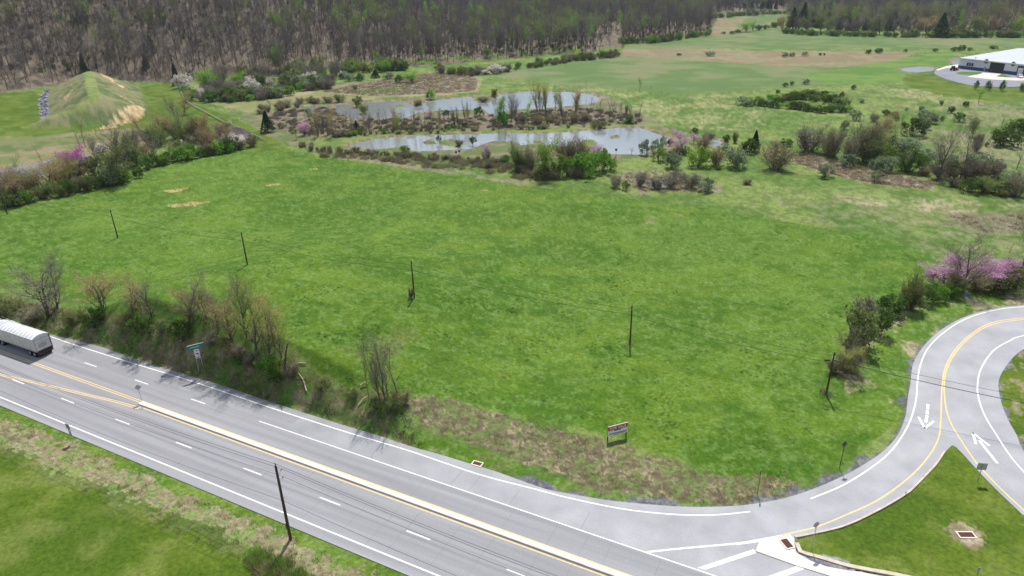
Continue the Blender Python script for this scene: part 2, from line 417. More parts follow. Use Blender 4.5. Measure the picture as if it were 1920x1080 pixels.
Z = np.where(mapd < 1.6, (Z)*k-.05*(1-k), Z)
gore = np.vstack([GL[::-1], GR, GW[::-1]])
ginside = inside(gore, X, Y)
Z = np.where(ginside & (mapd > .1), np.maximum(.10, .10+(Z-.0)*.4), Z)

def C(*c): return np.array(c, float)
def mixc(a, b, t): return a+(b-a)*t[:, None]
n05 = fbm(X, Y, .55, 3, 5); n1 = fbm(X, Y, 1.3, 4, 6); n3 = fbm(X, Y, 4, 4, 7); n12 = fbm(X, Y, 13, 4, 8); n40 = fbm(X, Y, 45, 4, 9)
def blend(lo, hi, n, a=.40, b=.60): return mixc(np.broadcast_to(lo, (len(X), 3)), np.broadcast_to(hi, (len(X), 3)), ss(a, b, n))
meadow = blend(C(.080, .142, .026), C(.135, .185, .048), n12)
meadow = mixc(meadow, np.broadcast_to(C(.25, .235, .12), meadow.shape), ss(.52, .74, n3*.5+n40*.5)*.35)
meadow = meadow*(.78+.44*ss(.3, .7, n1))[:, None]
lush = blend(C(.070, .138, .011), C(.122, .186, .022), n3*.4+n12*.6)
SWN = (X*.115+Y*.993)+(fbm(X, Y, 60, 2, 41)-.5)*22; sw_ = .5+.5*np.sin(SWN*2*math.pi/5.2+n3*2.2)
lush = lush*(.95+.10*sw_*ss(.35, .6, fbm(X, Y, 30, 2, 42)))[:, None]
lush = mixc(lush, np.broadcast_to(C(.052, .125, .014), lush.shape), ss(.50, .64, fbm(X, Y*2.2, 9, 4, 43))*.45)
lush = mixc(lush, np.broadcast_to(C(.125, .195, .035), lush.shape), ss(.48, .64, n1*.5+n40*.5)*.5)
lush = mixc(lush, np.broadcast_to(C(.19, .27, .10), lush.shape), ss(.50, .64, n05*.6+n1*.3+n3*.1)*.42)
lush = mixc(lush, np.broadcast_to(C(.03, .085, .012), lush.shape), ss(.60, .80, 1-n1)*.25)
lawn = blend(C(.058, .105, .008), C(.092, .138, .014), n12*.5+n3*.5)*(.88+.24*n05)[:, None]
lawn = mixc(lawn, np.broadcast_to(C(.15, .18, .05), lawn.shape), ss(.5, .75, n3)*.45)
straw = blend(C(.20, .175, .10), C(.36, .31, .21), n1*.4+n05*.6)
strawg = mixc(straw, lush, ss(.47, .57, n1*.5+n05*.5)*.85)
weed = blend(C(.11, .095, .055), C(.29, .24, .155), n05)
weed = mixc(weed, lush*.72, ss(.47, .57, n1*.35+n05*.65)*.8)
reed = blend(C(.15, .125, .09), C(.235, .195, .145), n1*.5+n05*.5)
reed = mixc(reed, meadow, ss(.55, .7, n3)*.5)
litter = blend(C(.095, .080, .056), C(.185, .152, .112), n3*.5+n1*.5)
farg = blend(C(.088, .145, .042), C(.12, .175, .058), n12*.5+n40*.5)
farg = mixc(farg, np.broadcast_to(C(.21, .17, .11), farg.shape), ss(.5, .7, n40*.6+n12*.4)*.5)
soil = blend(C(.20, .15, .09), C(.26, .20, .125), n12)
soil = mixc(soil, farg, ss(.42, .60, n12*.5+n3*.5)*.6)
orange = blend(C(.28, .21, .10), C(.48, .36, .21), n1*.5+n05*.5)
mgr = blend(C(.085, .12, .04), C(.19, .185, .095), fbm(X, Y, 2.2, 4, 44)*.5+n12*.5)
bankc = blend(C(.09, .125, .035), C(.20, .16, .11), n1*.5+n3*.5)
bankc = mixc(bankc, np.broadcast_to(C(.09, .17, .03), bankc.shape), ss(.52, .62, n3))
grav = blend(C(.10, .10, .115), C(.17, .17, .185), n05)
mud = blend(C(.13, .105, .07), C(.24, .19, .13), n1)
asphc = blend(C(.15, .15, .165), C(.22, .22, .235), n3)
Cc = meadow.copy()
WX = X+(fbm(X, Y, 2.2, 3, 10)-.5)*2.6; WY = Y+(fbm(X, Y, 2.2, 3, 11)-.5)*2.6
WX2 = X+(fbm(X, Y, 9, 4, 12)-.5)*16; WY2 = Y+(fbm(X, Y, 9, 4, 13)-.5)*16
def zone(px, c, big=False, warp=True, world=None):
    p = onT(px) if world is None else world
    xx, yy = (WX2, WY2) if big else ((WX, WY) if warp else (X, Y))
    m = inside(p, xx, yy); Cc[m] = c[m]
def zpatch(px, c, thr=.5, big=True):
    p = onT(px); xx, yy = (WX2, WY2) if big else (WX, WY)
    m = inside(p, xx, yy); t = ss(thr-.12, thr+.14, n3*.35+n1*.3+n12*.35)[:, None]*.75
    Cc[m] = (Cc*(1-t)+c*t)[m]
# far fields
zone([(900, 130), (1000, 124), (1100, 112), (1170, 104), (1290, 112), (1440, 122), (1560, 126), (1660, 118), (1690, 130), (1640, 150), (1500, 163), (1380, 172), (1290, 176), (1160, 168), (1050, 158), (960, 148)], farg)
zone([(1165, 105), (1170, 88), (1280, 90), (1450, 96), (1600, 95), (1720, 99), (1660, 119), (1560, 127), (1440, 122), (1290, 113)], soil, warp=True)
zone([(1150, 84), (1230, 79), (1330, 66), (1450, 54), (1560, 66), (1960, 68), (1960, 88), (1700, 91), (1400, 90), (1180, 92)], farg)
zone([(1120, 78), (1270, 72), (1330, 62), (1345, 36), (1470, 27), (1478, 45), (1400, 58), (1330, 68), (1180, 82)], soil)
zone([(1400, 33), (1470, 27), (1478, 45), (1410, 56), (1380, 52)], farg)
strw2 = straw*np.array([.85, .95, .7])
zpatch([(1280, 182), (1360, 178), (1440, 195), (1450, 232), (1380, 250), (1290, 245), (1240, 215)], strw2, .52)
zpatch([(1020, 160), (1120, 165), (1250, 190), (1290, 240), (1200, 232), (1140, 192), (1040, 170)], strw2, .55)
zpatch([(1650, 160), (1720, 165), (1810, 188), (1790, 200), (1700, 190)], strw2, .52)
zpatch([(1750, 190), (1960, 195), (1960, 240), (1800, 240)], reed, .52)
zpatch([(1700, 240), (1960, 250), (1960, 330), (1750, 300)], reed, .50)
# building lawn
zone([(1690, 150), (1700, 138), (1745, 132), (1760, 128), (1960, 128), (1960, 190), (1860, 190), (1770, 180), (1710, 165)], lawn)
zone([(1500, 140), (1600, 125), (1700, 110), (1790, 95), (1790, 125), (1700, 135), (1690, 155), (1560, 160)], blend(C(.08, .16, .03), C(.12, .2, .04), n12))
# left: mown lane, flat lawns
zone([(-300, 180), (0, 173), (70, 172), (78, 200), (80, 222), (45, 240), (-300, 250)], lawn)
zone([(225, 152), (335, 155), (345, 172), (360, 192), (420, 215), (500, 250), (560, 292), (480, 290), (430, 262), (330, 250), (240, 262), (60, 262), (-200, 262), (-200, 240), (60, 240), (200, 236), (262, 214), (268, 192), (255, 172)], lawn)
zone([(-300, 262), (60, 255), (200, 245), (280, 238), (300, 262), (180, 300), (60, 318), (-300, 340)], blend(C(.13, .16, .055), C(.22, .19, .11), n12*.5+n3*.5))
zone([(-60, 275), (60, 262), (230, 248), (180, 262), (60, 282), (-60, 292)], blend(C(.09, .13, .04), C(.15, .16, .07), n3))
zone([(-200, 335), (0, 316), (60, 309), (100, 296), (165, 290), (160, 305), (115, 325), (60, 338), (0, 352), (-200, 372)], asphc)
# wetlands
zone([(395, 195), (470, 190), (560, 172), (640, 158), (720, 152), (800, 137), (870, 134), (905, 150), (895, 172), (830, 178), (690, 186), (600, 190), (540, 208), (480, 215)], blend(C(.17, .185, .07), C(.27, .23, .13), n12))
zone([(600, 172), (640, 158), (700, 152), (800, 136), (872, 133), (900, 150), (892, 170), (830, 176), (700, 180)], reed)
zpatch([(640, 165), (740, 160), (760, 172), (660, 178)], lush, .45)
zone([(440, 215), (520, 208), (600, 192), (640, 186), (720, 186), (880, 178), (1000, 168), (1120, 172), (1180, 200), (1250, 240), (1290, 265), (1290, 290), (1150, 300), (900, 300), (700, 300), (600, 285), (520, 262), (470, 235)], blend(C(.10, .13, .045), C(.18, .16, .10), n3))
zone([(490, 215), (620, 200), (660, 225), (900, 215), (1000, 205), (1100, 200), (1200, 215), (1200, 228), (1100, 232), (940, 240), (700, 245), (560, 250), (500, 240)], blend(C(.12, .115, .065), C(.18, .15, .11), n3))
zone([(560, 262), (660, 255), (760, 250), (940, 243), (1100, 236), (1230, 232), (1235, 240), (1110, 243), (950, 250), (760, 256), (660, 272), (600, 275)], blend(C(.10, .16, .035), C(.16, .2, .06), n3))
zone([(595, 278), (700, 282), (830, 290), (930, 300), (1060, 340), (1150, 345), (1200, 330), (1290, 330), (1320, 350), (1300, 378), (1180, 374), (1000, 352), (860, 332), (740, 315), (620, 296)], meadow*1.0)
zpatch([(600, 285), (760, 300), (880, 320), (800, 325), (680, 305)], reed, .42)
zpatch([(830, 318), (880, 322), (1040, 345), (1010, 352), (900, 338)], reed, .45)
zone([(1470, 285), (1530, 290), (1600, 312), (1680, 325), (1760, 345), (1740, 356), (1640, 345), (1560, 328), (1490, 305)], reed*1.12, )
zpatch([(1140, 335), (1180, 322), (1260, 325), (1345, 340), (1330, 360), (1200, 358)], reed, .40)
zpatch([(1440, 380), (1700, 385), (1960, 420), (1960, 500), (1800, 480), (1600, 425)], reed, .53)
zpatch([(1780, 400), (1960, 395), (1960, 430), (1850, 440), (1760, 420)], reed*.8, .42, False)
zpatch([(1500, 370), (1800, 375), (1960, 370), (1960, 400), (1700, 395)], straw, .50)
# the big field
FIELD = [(-300, 470), (-60, 405), (0, 394), (60, 385), (130, 369), (200, 352), (268, 336), (276, 320), (340, 304), (400, 293), (455, 284), (520, 284), (600, 293), (700, 306), (800, 321), (900, 336), (1000, 351), (1100, 363), (1180, 373), (1300, 386), (1400, 403), (1480, 416), (1560, 430), (1640, 444), (1720, 470), (1765, 492), (1790, 520), (1740, 545), (1690, 570), (1650, 600), (1590, 640), (1560, 690), (1600, 720), (1670, 730), (1690, 760), (1670, 800), (1600, 860), (1500, 905), (1440, 905), (1330, 880), (1280, 862), (1180, 826), (1080, 800), (950, 770), (850, 745), (760, 735), (680, 730), (600, 700), (560, 660), (480, 620), (400, 600), (300, 585), (200, 565), (100, 550), (0, 535), (-300, 480)]
zone(FIELD, lush)
for cx, cy, rx, ry in [(330, 357, 26, 4.5), (355, 383, 44, 5), (514, 346, 14, 3), (910, 357, 9, 2.5), (590, 316, 9, 1.5)]:
    zone([(cx+rx*math.cos(t)*(.8+.3*math.sin(3*t+cx)), cy-.10*rx*math.cos(t)+ry*math.sin(t)*(.8+.3*math.cos(2*t))) for t in np.linspace(0, 2*math.pi, 15)[:-1]], orange)
zpatch([(600, 620), (700, 590), (780, 620), (700, 660)], weed, .55)
zpatch([(1100, 380), (1240, 395), (1300, 430), (1180, 425)], straw*.8, .6)
# verges
fev = np.vstack([catmull(FE+0, 3)])
zone([(-100, 540), (100, 568), (250, 600), (400, 630), (545, 690), (640, 728), (700, 738), (760, 745), (800, 840), (700, 830), (560, 790), (400, 730), (187, 665), (0, 600), (-100, 575)], bankc)
zone([(755, 748), (830, 742), (900, 762), (1000, 795), (1100, 818), (1200, 850), (1290, 878), (1370, 890), (1470, 892), (1510, 905), (1500, 930), (1440, 940), (1380, 945), (1320, 943), (1200, 930), (1120, 918), (1030, 888), (930, 852), (850, 818), (790, 800)], weed)
zone([(790, 815), (850, 830), (950, 868), (1040, 900), (1120, 922), (1220, 930), (1330, 945), (1300, 965), (1100, 945), (960, 905), (820, 862), (770, 845)], mixc(lush, weed, ss(.5, .62, n1)*.6))
zone([(1600, 690), (1650, 640), (1700, 600), (1760, 575), (1700, 570), (1640, 610), (1570, 690), (1590, 740), (1640, 720)], strawg)
zone([(1640, 640), (1720, 580), (1820, 555), (1960, 548), (1960, 575), (1880, 590), (1800, 600), (1740, 640), (1720, 720), (1700, 800), (1640, 720)], mixc(lush, straw, ss(.55, .66, n3)*.8))
# gravel shoulder outside ramp
gw = .10+1.0*ss(.56, .70, fbm(X, Y, 6, 3, 20))
sg_ramp = np.full(X.shape, 1e9); q = nb & (mapd < 4) & (mapd > -.5)
dF = pdist(FE[cut-2:], X[q], Y[q], False); sg_ramp[q] = dF
t_ = (ss(.45, -.25, sg_ramp-gw+(n05-.5)*.8)*(X*US[0]+Y*US[1] > -30))[:, None]; Cc = Cc*(1-t_)+grav*t_
dRI = np.full(X.shape, 1e9); dRI[q] = pdist(RI, X[q], Y[q], False)
t_ = ss(.9, .1, dRI+(n05-.5)*1.2)[:, None]; Cc = Cc*(1-t_)+grav*1.3*t_
# near side
nv = X*UN[0]+Y*UN[1]; sv_ = X*US[0]+Y*US[1]
nside = (nv < n_near+.3) & (Rf < 330)
wn = nv+(n1-.5)*3.0+(n3-.5)*2.0+(n05-.5)*2.5
Cc[nside] = lawn[nside]
b0 = n_near-1.6-.0*sv_
sb = np.interp(sv_, [-200, -110, -90, -70, -55, -45, -35, 0], [4.8, 4.2, 3.8, 2.8, 2.4, 3.2, 4.5, 5.0])
m = nside & (wn < b0) & (wn > b0-sb); Cc[m] = strawg[m]
m = nside & (wn >= b0); Cc[m] = lush[m]*.95
m = nside & (wn < b0-sb) & (wn > b0-sb-1.5); Cc[m] = (lawn*.6+mgr*.4)[m]
# islands
m = inside(gore, X, Y); Cc[m] = lawn[m]
m = np.hypot(X-flat([(1811, 1003)])[0, 0], Y-flat([(1811, 1003)])[0, 1])+(n05-.5)*2 < 1.7; Cc[m] = straw[m]*.9
zone([(1480, 1025), (1500, 1030), (1535, 1045), (1600, 1064), (1620, 1075), (1560, 1072), (1500, 1050)], grav*1.5, warp=True)
m = inside(np.vstack([RI, [W([(2300, 800)])[0]]]), WX, WY); Cc[m] = mixc(lawn, straw, ss(.5, .65, n1)*.5)[m]
# mound
mzm = np.zeros(X.shape); nm = (np.abs(X-MCW[:, 0].mean()) < 150) & (np.abs(Y-MCW[:, 1].mean()) < 150)
best = np.zeros(nm.sum()); dist_c = np.full(nm.sum(), 1e9)
for i in range(len(MCW)-1):
    a, b = MCW[i], MCW[i+1]; e = b[:2]-a[:2]
    t = np.clip(((X[nm]-a[0])*e[0]+(Y[nm]-a[1])*e[1])/(e@e), 0, 1)
    dd = np.hypot(X[nm]-a[0]-t*e[0], Y[nm]-a[1]-t*e[1]); best = np.maximum(best, a[2]+(b[2]-a[2])*t-.45*np.maximum(dd-2.0, 0)); dist_c = np.minimum(dist_c, dd)
mzm[nm] = best; dcc = np.full(X.shape, 1e9); dcc[nm] = dist_c
t_ = (ss(.0, 1.6, mzm+(n1-.5)*1.2)*(mzm > .01))[:, None]; Cc = Cc*(1-t_)+mgr*t_
m = (dcc < 2.6+(n3-.5)); Cc[m] = blend(C(.14, .19, .05), C(.19, .225, .075), n3)[m]
def zone_h(px, h, c, thr=None):
    p = flat(px, h); mm = inside(p, WX, WY)
    if thr is not None: mm &= (n3*.5+n1*.5 > thr)
    Cc[mm] = c[mm]
zone_h([(165, 238), (200, 225), (235, 212), (255, 200), (225, 193), (270, 200), (268, 212), (220, 228)], 2.0, orange, .42)
zone_h([(190, 149), (215, 155), (240, 165), (222, 163), (200, 157)], 5.0, orange, .42)
zone_h([(120, 188), (142, 176), (138, 183), (125, 192)], 4.0, orange, .45)
zone_h([(72, 185), (82, 168), (95, 165), (92, 190), (95, 215), (85, 225), (76, 222)], .5, grav*1.3)
# forest floor
azf = np.arctan2(X, Y); ref = np.interp(azf, faz, fr)
m = (Rf > ref+(n12-.5)*12); Cc[m] = litter[m]
gcl = (Rf > ref) & (Rf < ref+26) & (azf > faz[7]) & (n12 > .45); Cc[gcl] = (lush*.9)[gcl]
m = (Rf > 850) & (Rf > ref+40); Cc[m] = (litter*.9)[m]
# pond bed
for p in PONDS:
    q = (np.abs(X-p[:, 0].mean()) < 260) & (np.abs(Y-p[:, 1].mean()) < 160)
    ins = inside(p, X[q], Y[q]); dd = pdist(p, X[q], Y[q]); idx = np.where(q)[0]
    k_ = idx[(ins) | (dd < 1.5+n3[q]*1.5)]; Cc[k_] = mud[k_]
for p in islets:
    ii = inside(p, WX, WY); Cc[ii] = mixc(mud, lush, ss(.4, .55, n1))[ii]
ftr = inside(onT(FIELD), X, Y); Cc[ftr] *= np.array([.78, .87, .66])
Cc = np.clip(Cc, .005, .8)
idx = np.arange(nR*nA).reshape(nR, nA)
q_ = np.stack([idx[:-1, :-1], idx[:-1, 1:], idx[1:, 1:], idx[1:, :-1]], -1).reshape(-1, 4)[:, ::-1]
gm = bpy.data.materials.new('ground_mixed_turf'); gm.use_nodes = True; t = gm.node_tree; b = t.nodes['Principled BSDF']
b.inputs['Roughness'].default_value = .95; b.inputs['Specular IOR Level'].default_value = .15
at = t.nodes.new('ShaderNodeAttribute'); at.attribute_name = 'Col'
tc = t.nodes.new('ShaderNodeTexCoord')
nz = t.nodes.new('ShaderNodeTexNoise'); nz.inputs['Scale'].default_value = 1.9; nz.inputs['Detail'].default_value = 7; nz.inputs['Roughness'].default_value = .78
t.links.new(tc.outputs['Object'], nz.inputs['Vector'])
mr = t.nodes.new('ShaderNodeMapRange'); mr.inputs[1].default_value = .3; mr.inputs[2].default_value = .7; mr.inputs[3].default_value = .52; mr.inputs[4].default_value = 1.50
t.links.new(nz.outputs[0], mr.inputs[0])
hs = t.nodes.new('ShaderNodeHueSaturation'); t.links.new(at.outputs['Color'], hs.inputs['Color']); t.links.new(mr.outputs[0], hs.inputs['Value'])
t.links.new(hs.outputs[0], b.inputs['Base Color'])
n2 = t.nodes.new('ShaderNodeTexNoise'); n2.inputs['Scale'].default_value = 1.6; n2.inputs['Detail'].default_value = 7; n2.inputs['Roughness'].default_value = .7
t.links.new(tc.outputs['Object'], n2.inputs['Vector'])
bp = t.nodes.new('ShaderNodeBump'); bp.inputs['Strength'].default_value = .40; bp.inputs['Distance'].default_value = .22
t.links.new(n2.outputs[0], bp.inputs['Height']); t.links.new(bp.outputs[0], b.inputs['Normal'])
me = npmesh('ground', np.stack([X, Y, Z], 1), q_, gm)
ca = me.color_attributes.new('Col', 'FLOAT_COLOR', 'POINT')
ca.data.foreach_set('color', np.concatenate([Cc, np.ones((len(Cc), 1))], 1).astype(np.float32).ravel())
me.polygons.foreach_set('use_smooth', np.ones(len(me.polygons), bool))
struct(link(bpy.data.objects.new('ground', me)))
# closing disc under the camera
def gz(x, y): return float(ground_full(np.array([float(x)]), np.array([float(y)]))[0])

# ------------------------------------------------------------------ water
wm = bpy.data.materials.new('pond_water'); wm.use_nodes = True; t = wm.node_tree; b = t.nodes['Principled BSDF']
b.inputs['Base Color'].default_value = (.20, .22, .22, 1); b.inputs['Roughness'].default_value = .05; b.inputs['IOR'].default_value = 1.40; b.inputs['Specular IOR Level'].default_value = 1.0
tc = t.nodes.new('ShaderNodeTexCoord'); n_ = t.nodes.new('ShaderNodeTexNoise'); n_.inputs['Scale'].default_value = 1.6; n_.inputs['Detail'].default_value = 4
t.links.new(tc.outputs['Object'], n_.inputs['Vector']); bp = t.nodes.new('ShaderNodeBump'); bp.inputs['Strength'].default_value = .25; bp.inputs['Distance'].default_value = .08
t.links.new(n_.outputs[0], bp.inputs['Height']); t.links.new(bp.outputs[0], b.inputs['Normal'])
for p in PONDS:
    c = p.mean(0); big = p
    d = p-np.roll(p, 1, 0)
    o = sheet('pond_water', p+(p-c)/np.linalg.norm(p-c, axis=1)[:, None]*.6, -.22, wm); struct(o)

# ------------------------------------------------------------------ roads
def hmat(name, col, bands):
    m = bpy.data.materials.new(name); m.use_nodes = True; t = m.node_tree; b = t.nodes['Principled BSDF']
    b.inputs['Roughness'].default_value = .85; b.inputs['Specular IOR Level'].default_value = .25
    tc = t.nodes.new('ShaderNodeTexCoord'); sx = t.nodes.new('ShaderNodeSeparateXYZ')
    mp = t.nodes.new('ShaderNodeMapping'); mp.inputs['Rotation'].default_value = (0, 0, -TH)
    t.links.new(tc.outputs['Object'], mp.inputs[0]); t.links.new(mp.outputs[0], sx.inputs[0])
    mp2 = t.nodes.new('ShaderNodeMapping'); mp2.inputs['Scale'].default_value = (.035, 1.1, 1) if bands else (.25, .25, 1)
    t.links.new(mp.outputs[0], mp2.inputs[0])
    n = t.nodes.new('ShaderNodeTexNoise'); n.inputs['Scale'].default_value = 1.; n.inputs['Detail'].default_value = 5; t.links.new(mp2.outputs[0], n.inputs['Vector'])
    nf = t.nodes.new('ShaderNodeTexNoise'); nf.inputs['Scale'].default_value = 6; nf.inputs['Detail'].default_value = 6; t.links.new(tc.outputs['Object'], nf.inputs['Vector'])
    r1 = t.nodes.new('ShaderNodeMapRange'); r1.inputs[1].default_value = .3; r1.inputs[2].default_value = .7; r1.inputs[3].default_value = .86; r1.inputs[4].default_value = 1.12; t.links.new(n.outputs[0], r1.inputs[0])
    r2 = t.nodes.new('ShaderNodeMapRange'); r2.inputs[1].default_value = .3; r2.inputs[2].default_value = .7; r2.inputs[3].default_value = .93; r2.inputs[4].default_value = 1.07; t.links.new(nf.outputs[0], r2.inputs[0])
    mu = t.nodes.new('ShaderNodeMath'); mu.operation = 'MULTIPLY'; t.links.new(r1.outputs[0], mu.inputs[0]); t.links.new(r2.outputs[0], mu.inputs[1])
    last = mu.outputs[0]
    for n0, wd, am in bands:
        sb_ = t.nodes.new('ShaderNodeMath'); sb_.operation = 'SUBTRACT'; t.links.new(sx.outputs[1], sb_.inputs[0]); sb_.inputs[1].default_value = n0
        ab = t.nodes.new('ShaderNodeMath'); ab.operation = 'ABSOLUTE'; t.links.new(sb_.outputs[0], ab.inputs[0])
        rr = t.nodes.new('ShaderNodeMapRange'); rr.interpolation_type = 'SMOOTHSTEP'; rr.inputs[1].default_value = 0; rr.inputs[2].default_value = wd; rr.inputs[3].default_value = am; rr.inputs[4].default_value = 1; t.links.new(ab.outputs[0], rr.inputs[0])
        m2 = t.nodes.new('ShaderNodeMath'); m2.operation = 'MULTIPLY'; t.links.new(last, m2.inputs[0]); t.links.new(rr.outputs[0], m2.inputs[1]); last = m2.outputs[0]
    if not bands:
        gr_ = t.nodes.new('ShaderNodeMapRange'); gr_.inputs[1].default_value = -62; gr_.inputs[2].default_value = -22; gr_.inputs[3].default_value = .83; gr_.inputs[4].default_value = 1; t.links.new(sx.outputs[0], gr_.inputs[0])
        m3 = t.nodes.new('ShaderNodeMath'); m3.operation = 'MULTIPLY'; t.links.new(last, m3.inputs[0]); t.links.new(gr_.outputs[0], m3.inputs[1]); last = m3.outputs[0]
    hs = t.nodes.new('ShaderNodeHueSaturation'); hs.inputs['Color'].default_value = (*col, 1); t.links.new(last, hs.inputs['Value']); t.links.new(hs.outputs[0], b.inputs['Base Color'])
    return m
road_m = hmat('highway_asphalt', (.265, .268, .285), [(44.0, .35, .80), (44.85, .25, .86), (46.3, .5, .93), (42.6, .5, .93), (50.4, .6, .95), (51.9, .5, .94), (55.0, .5, .97), (39.4, 1.2, 1.10)])
ramp_m = hmat('ramp_asphalt', (.33, .335, .355), [])
hwy = struct(sheet('highway', HWY, .02, road_m))
ramp = struct(sheet('ramp_road', RAMP, .02, ramp_m))
def line(pts, w_, m, parent, z=.024, px=True, name='edge_line'):
    p = catmull(W(pts, z), 1.0) if px else np.array(pts)
    return ribbon(name, p, w_, z, m, parent)
def sline(s0, s1, n, w_, m, parent, name='edge_line', z=.024):
    return ribbon(name, [SN(s, n) for s in np.arange(s0, s1+.01, max(.5, (s1-s0)/40))], w_, z, m, parent)
sline(-400, 60, 40.72, .17, M['white'], hwy)
s0 = float(W([(216, 786)])[0]@US)
for i in range(-22, 9):
    s = s0+12.19*i
    sline(s, s+3.05, 44.43, .15, M['white'], hwy, 'lane_dash')
s1 = float(W([(159, 680)])[0]@US)
for i in range(-18, 3):
    s = s1+12.19*i
    sline(s, s+3.05, 52.42, .15, M['white'], hwy, 'lane_dash')
sline(-66.5, 40, 52.58, .13, M['white'], ramp, 'lane_line', .026)
line([(-80, 556), (0, 592), (95, 631), (230, 675), (367, 717), (500, 762), (640, 807), (707, 827), (773, 847), (840, 870), (907, 892), (1007, 918), (1073, 935), (1173, 955), (1273, 965), (1347, 965), (1407, 959)], .17, M['white'], hwy)
line([(1520, 935), (1580, 910), (1633, 877), (1673, 843), (1703, 797), (1717, 753), (1720, 720), (1725, 687), (1740, 653), (1770, 623), (1813, 597), (1867, 581), (1920, 575), (2060, 565)], .17, M['white'], ramp)
line([(2060, 598), (1920, 629), (1897, 637), (1863, 657), (1840, 690), (1833, 720), (1835, 747), (1847, 780), (1867, 813), (1893, 853), (1920, 885), (2000, 975), (2060, 1040)], .17, M['white'], ramp)
yl = [(1467, 1003), (1530, 988), (1580, 968), (1647, 937), (1707, 893), (1743, 853), (1760, 820), (1764, 787), (1765.5, 740), (1767, 720), (1772, 690), (1790, 657), (1820, 627), (1860, 605), (1920, 596), (2060, 585)]
line(yl, .15, M['yellow'], ramp)
line([(1985, 1020), (1920, 957), (1873, 913), (1833, 870), (1803, 827), (1783, 793), (1773, 760), (1770.5, 720), (1776, 690), (1794, 658), (1823, 629), (1862, 608), (1920, 599), (2060, 588)], .15, M['yellow'], ramp)
line([(1213, 1035), (1280, 1028), (1380, 1019), (1430, 1011), (1467, 1004)], .22, M['white'], ramp, .028)
line([(1380, 1021), (1430, 1014), (1483, 1003)], .14, M['white'], ramp, .03)
# median: painted lines and raised concrete island
for dn in (49.0, 48.62): sline(-400, -86, dn, .12, M['yellow'], hwy, 'centre_line')
pm = [(-80, 672), (0, 702), (73, 719), (160, 740), (213, 752), (262, 766)]
pA = catmull(W(pm), 1.0)
ribbon('centre_line', pA, .12, .024, M['yellow'], hwy, .16); ribbon('centre_line', pA, .12, .024, M['yellow'], hwy, -.16)
sline(-86, 60, 49.02, .13, M['yellow'], hwy, 'centre_line'); sline(-84, 60, 47.86, .13, M['yellow'], hwy, 'centre_line')
md = MB(); n0_, n1_ = 48.12, 48.82
prof = [(n0_, 0.02), (n0_+.03, .19), (n0_+.08, .215), (n1_-.08, .215), (n1_-.03, .19), (n1_, .02)]
ss_ = np.concatenate([[-85.8, -85.4], np.arange(-84, 60.1, 4)])
V = []; 
for i, s in enumerate(ss_):
    for n, z in prof:
        f_ = .25 if i == 0 else 1
        p = SN(s, (n0_+n1_)/2+(n-(n0_+n1_)/2)*f_); V.append((p[0], p[1], z if i else .03))
Fc = []
for i in range(len(ss_)-1):
    for j in range(5): Fc.append((i*6+j, (i+1)*6+j, (i+1)*6+j+1, i*6+j+1))
Fc.append((0, 1, 2, 3, 4, 5))
md.add(V, Fc); mo = md.build('median_kerb', M['concrete']); struct(mo)
# joints
jm = MB(); sj = -130.; r_ = random.Random(3); cyc = [5.3, 3.6, 2.6, 5.2, 4.1]; i = 0
def strip(mb, a, b, w_, z):
    a, b = np.array(a), np.array(b); d = (b-a)/np.linalg.norm(b-a); n = np.array([-d[1], d[0]])*w_/2
    mb.add([(*(a+n), z), (*(b+n), z), (*(b-n), z), (*(a-n), z)], [(3, 2, 1, 0)])
sj = -36.0-5.3*18
while sj < 40:
    strip(jm, SN(sj, 41.0), SN(sj, n0_-.35), .035, .0225)
    strip(jm, SN(sj+.1, n1_+.3), SN(sj+.1, 52.4), .035, .0225)
    sj += cyc[i % 5]; i += 1
for s in (-36.0, -33.5, -28.2, -19.5): strip(jm, SN(s, 52.75), SN(s, 55.5), .045, .0225)
o = jm.build('pavement_joint', M['joint'], hwy); o['kind'] = 'stuff'
r4 = random.Random(21); ck = MB()
for k_ in range(16):
    s = r4.uniform(-110, -5); n = r4.choice([r4.uniform(41.5, 47.5), r4.uniform(49.5, 55.0)]); p_ = SN(s, n); dr = TH+r4.choice([0, 0, math.pi/2])+r4.uniform(-.2, .2)
    for q_ in range(r4.randint(6, 16)):
        p2 = p_+np.array([math.cos(dr), math.sin(dr)])*.45; strip(ck, p_, p2, .035, .0232); p_ = p2; dr += r4.uniform(-.35, .35)
ck = ck.build('sealed_crack', M['joint'], hwy); ck['kind'] = 'stuff'
# concrete splitter, hatch bars, kerb, wall
spl = W([(1483, 1004), (1424, 1017), (1417.5, 1032.5), (1450, 1044), (1492, 1059), (1557, 1079), (1660, 1112), (1800, 1160), (1830, 1150), (1720, 1098), (1615, 1072), (1592, 1070), (1549, 1062), (1521, 1052), (1492, 1036), (1488, 1008)], .1)
o = sheet('splitter_apron', spl, .10, M['concrete']); struct(o)
ribbon('kerb_face', np.vstack([spl[:10]]), .10, .098, M['concrete'], o, thick=.09)
for a in ([(1413, 1030), (1418, 1037), (1323, 1068), (1308, 1065)], [(1496, 1061), (1510, 1066), (1455, 1088), (1425, 1086)]): sheet('hatch_bar', W(a), .025, M['white'], ramp)
gl = catmull(W([(1771, 847), (1754, 872), (1720, 908), (1697, 928), (1640, 961), (1580, 988), (1513, 1004), (1490, 1008)]), .6)
o = ribbon('island_kerb', gl, .22, .17, M['kerb'], None, thick=.16); struct(o)
o = ribbon('island_kerb', catmull(W([(1493, 1020), (1500, 1036), (1534, 1046), (1580, 1060), (1617, 1068), (1700, 1084), (1800, 1110)]), .6), .45, .22, M['kerb'], None, thick=.22); struct(o)
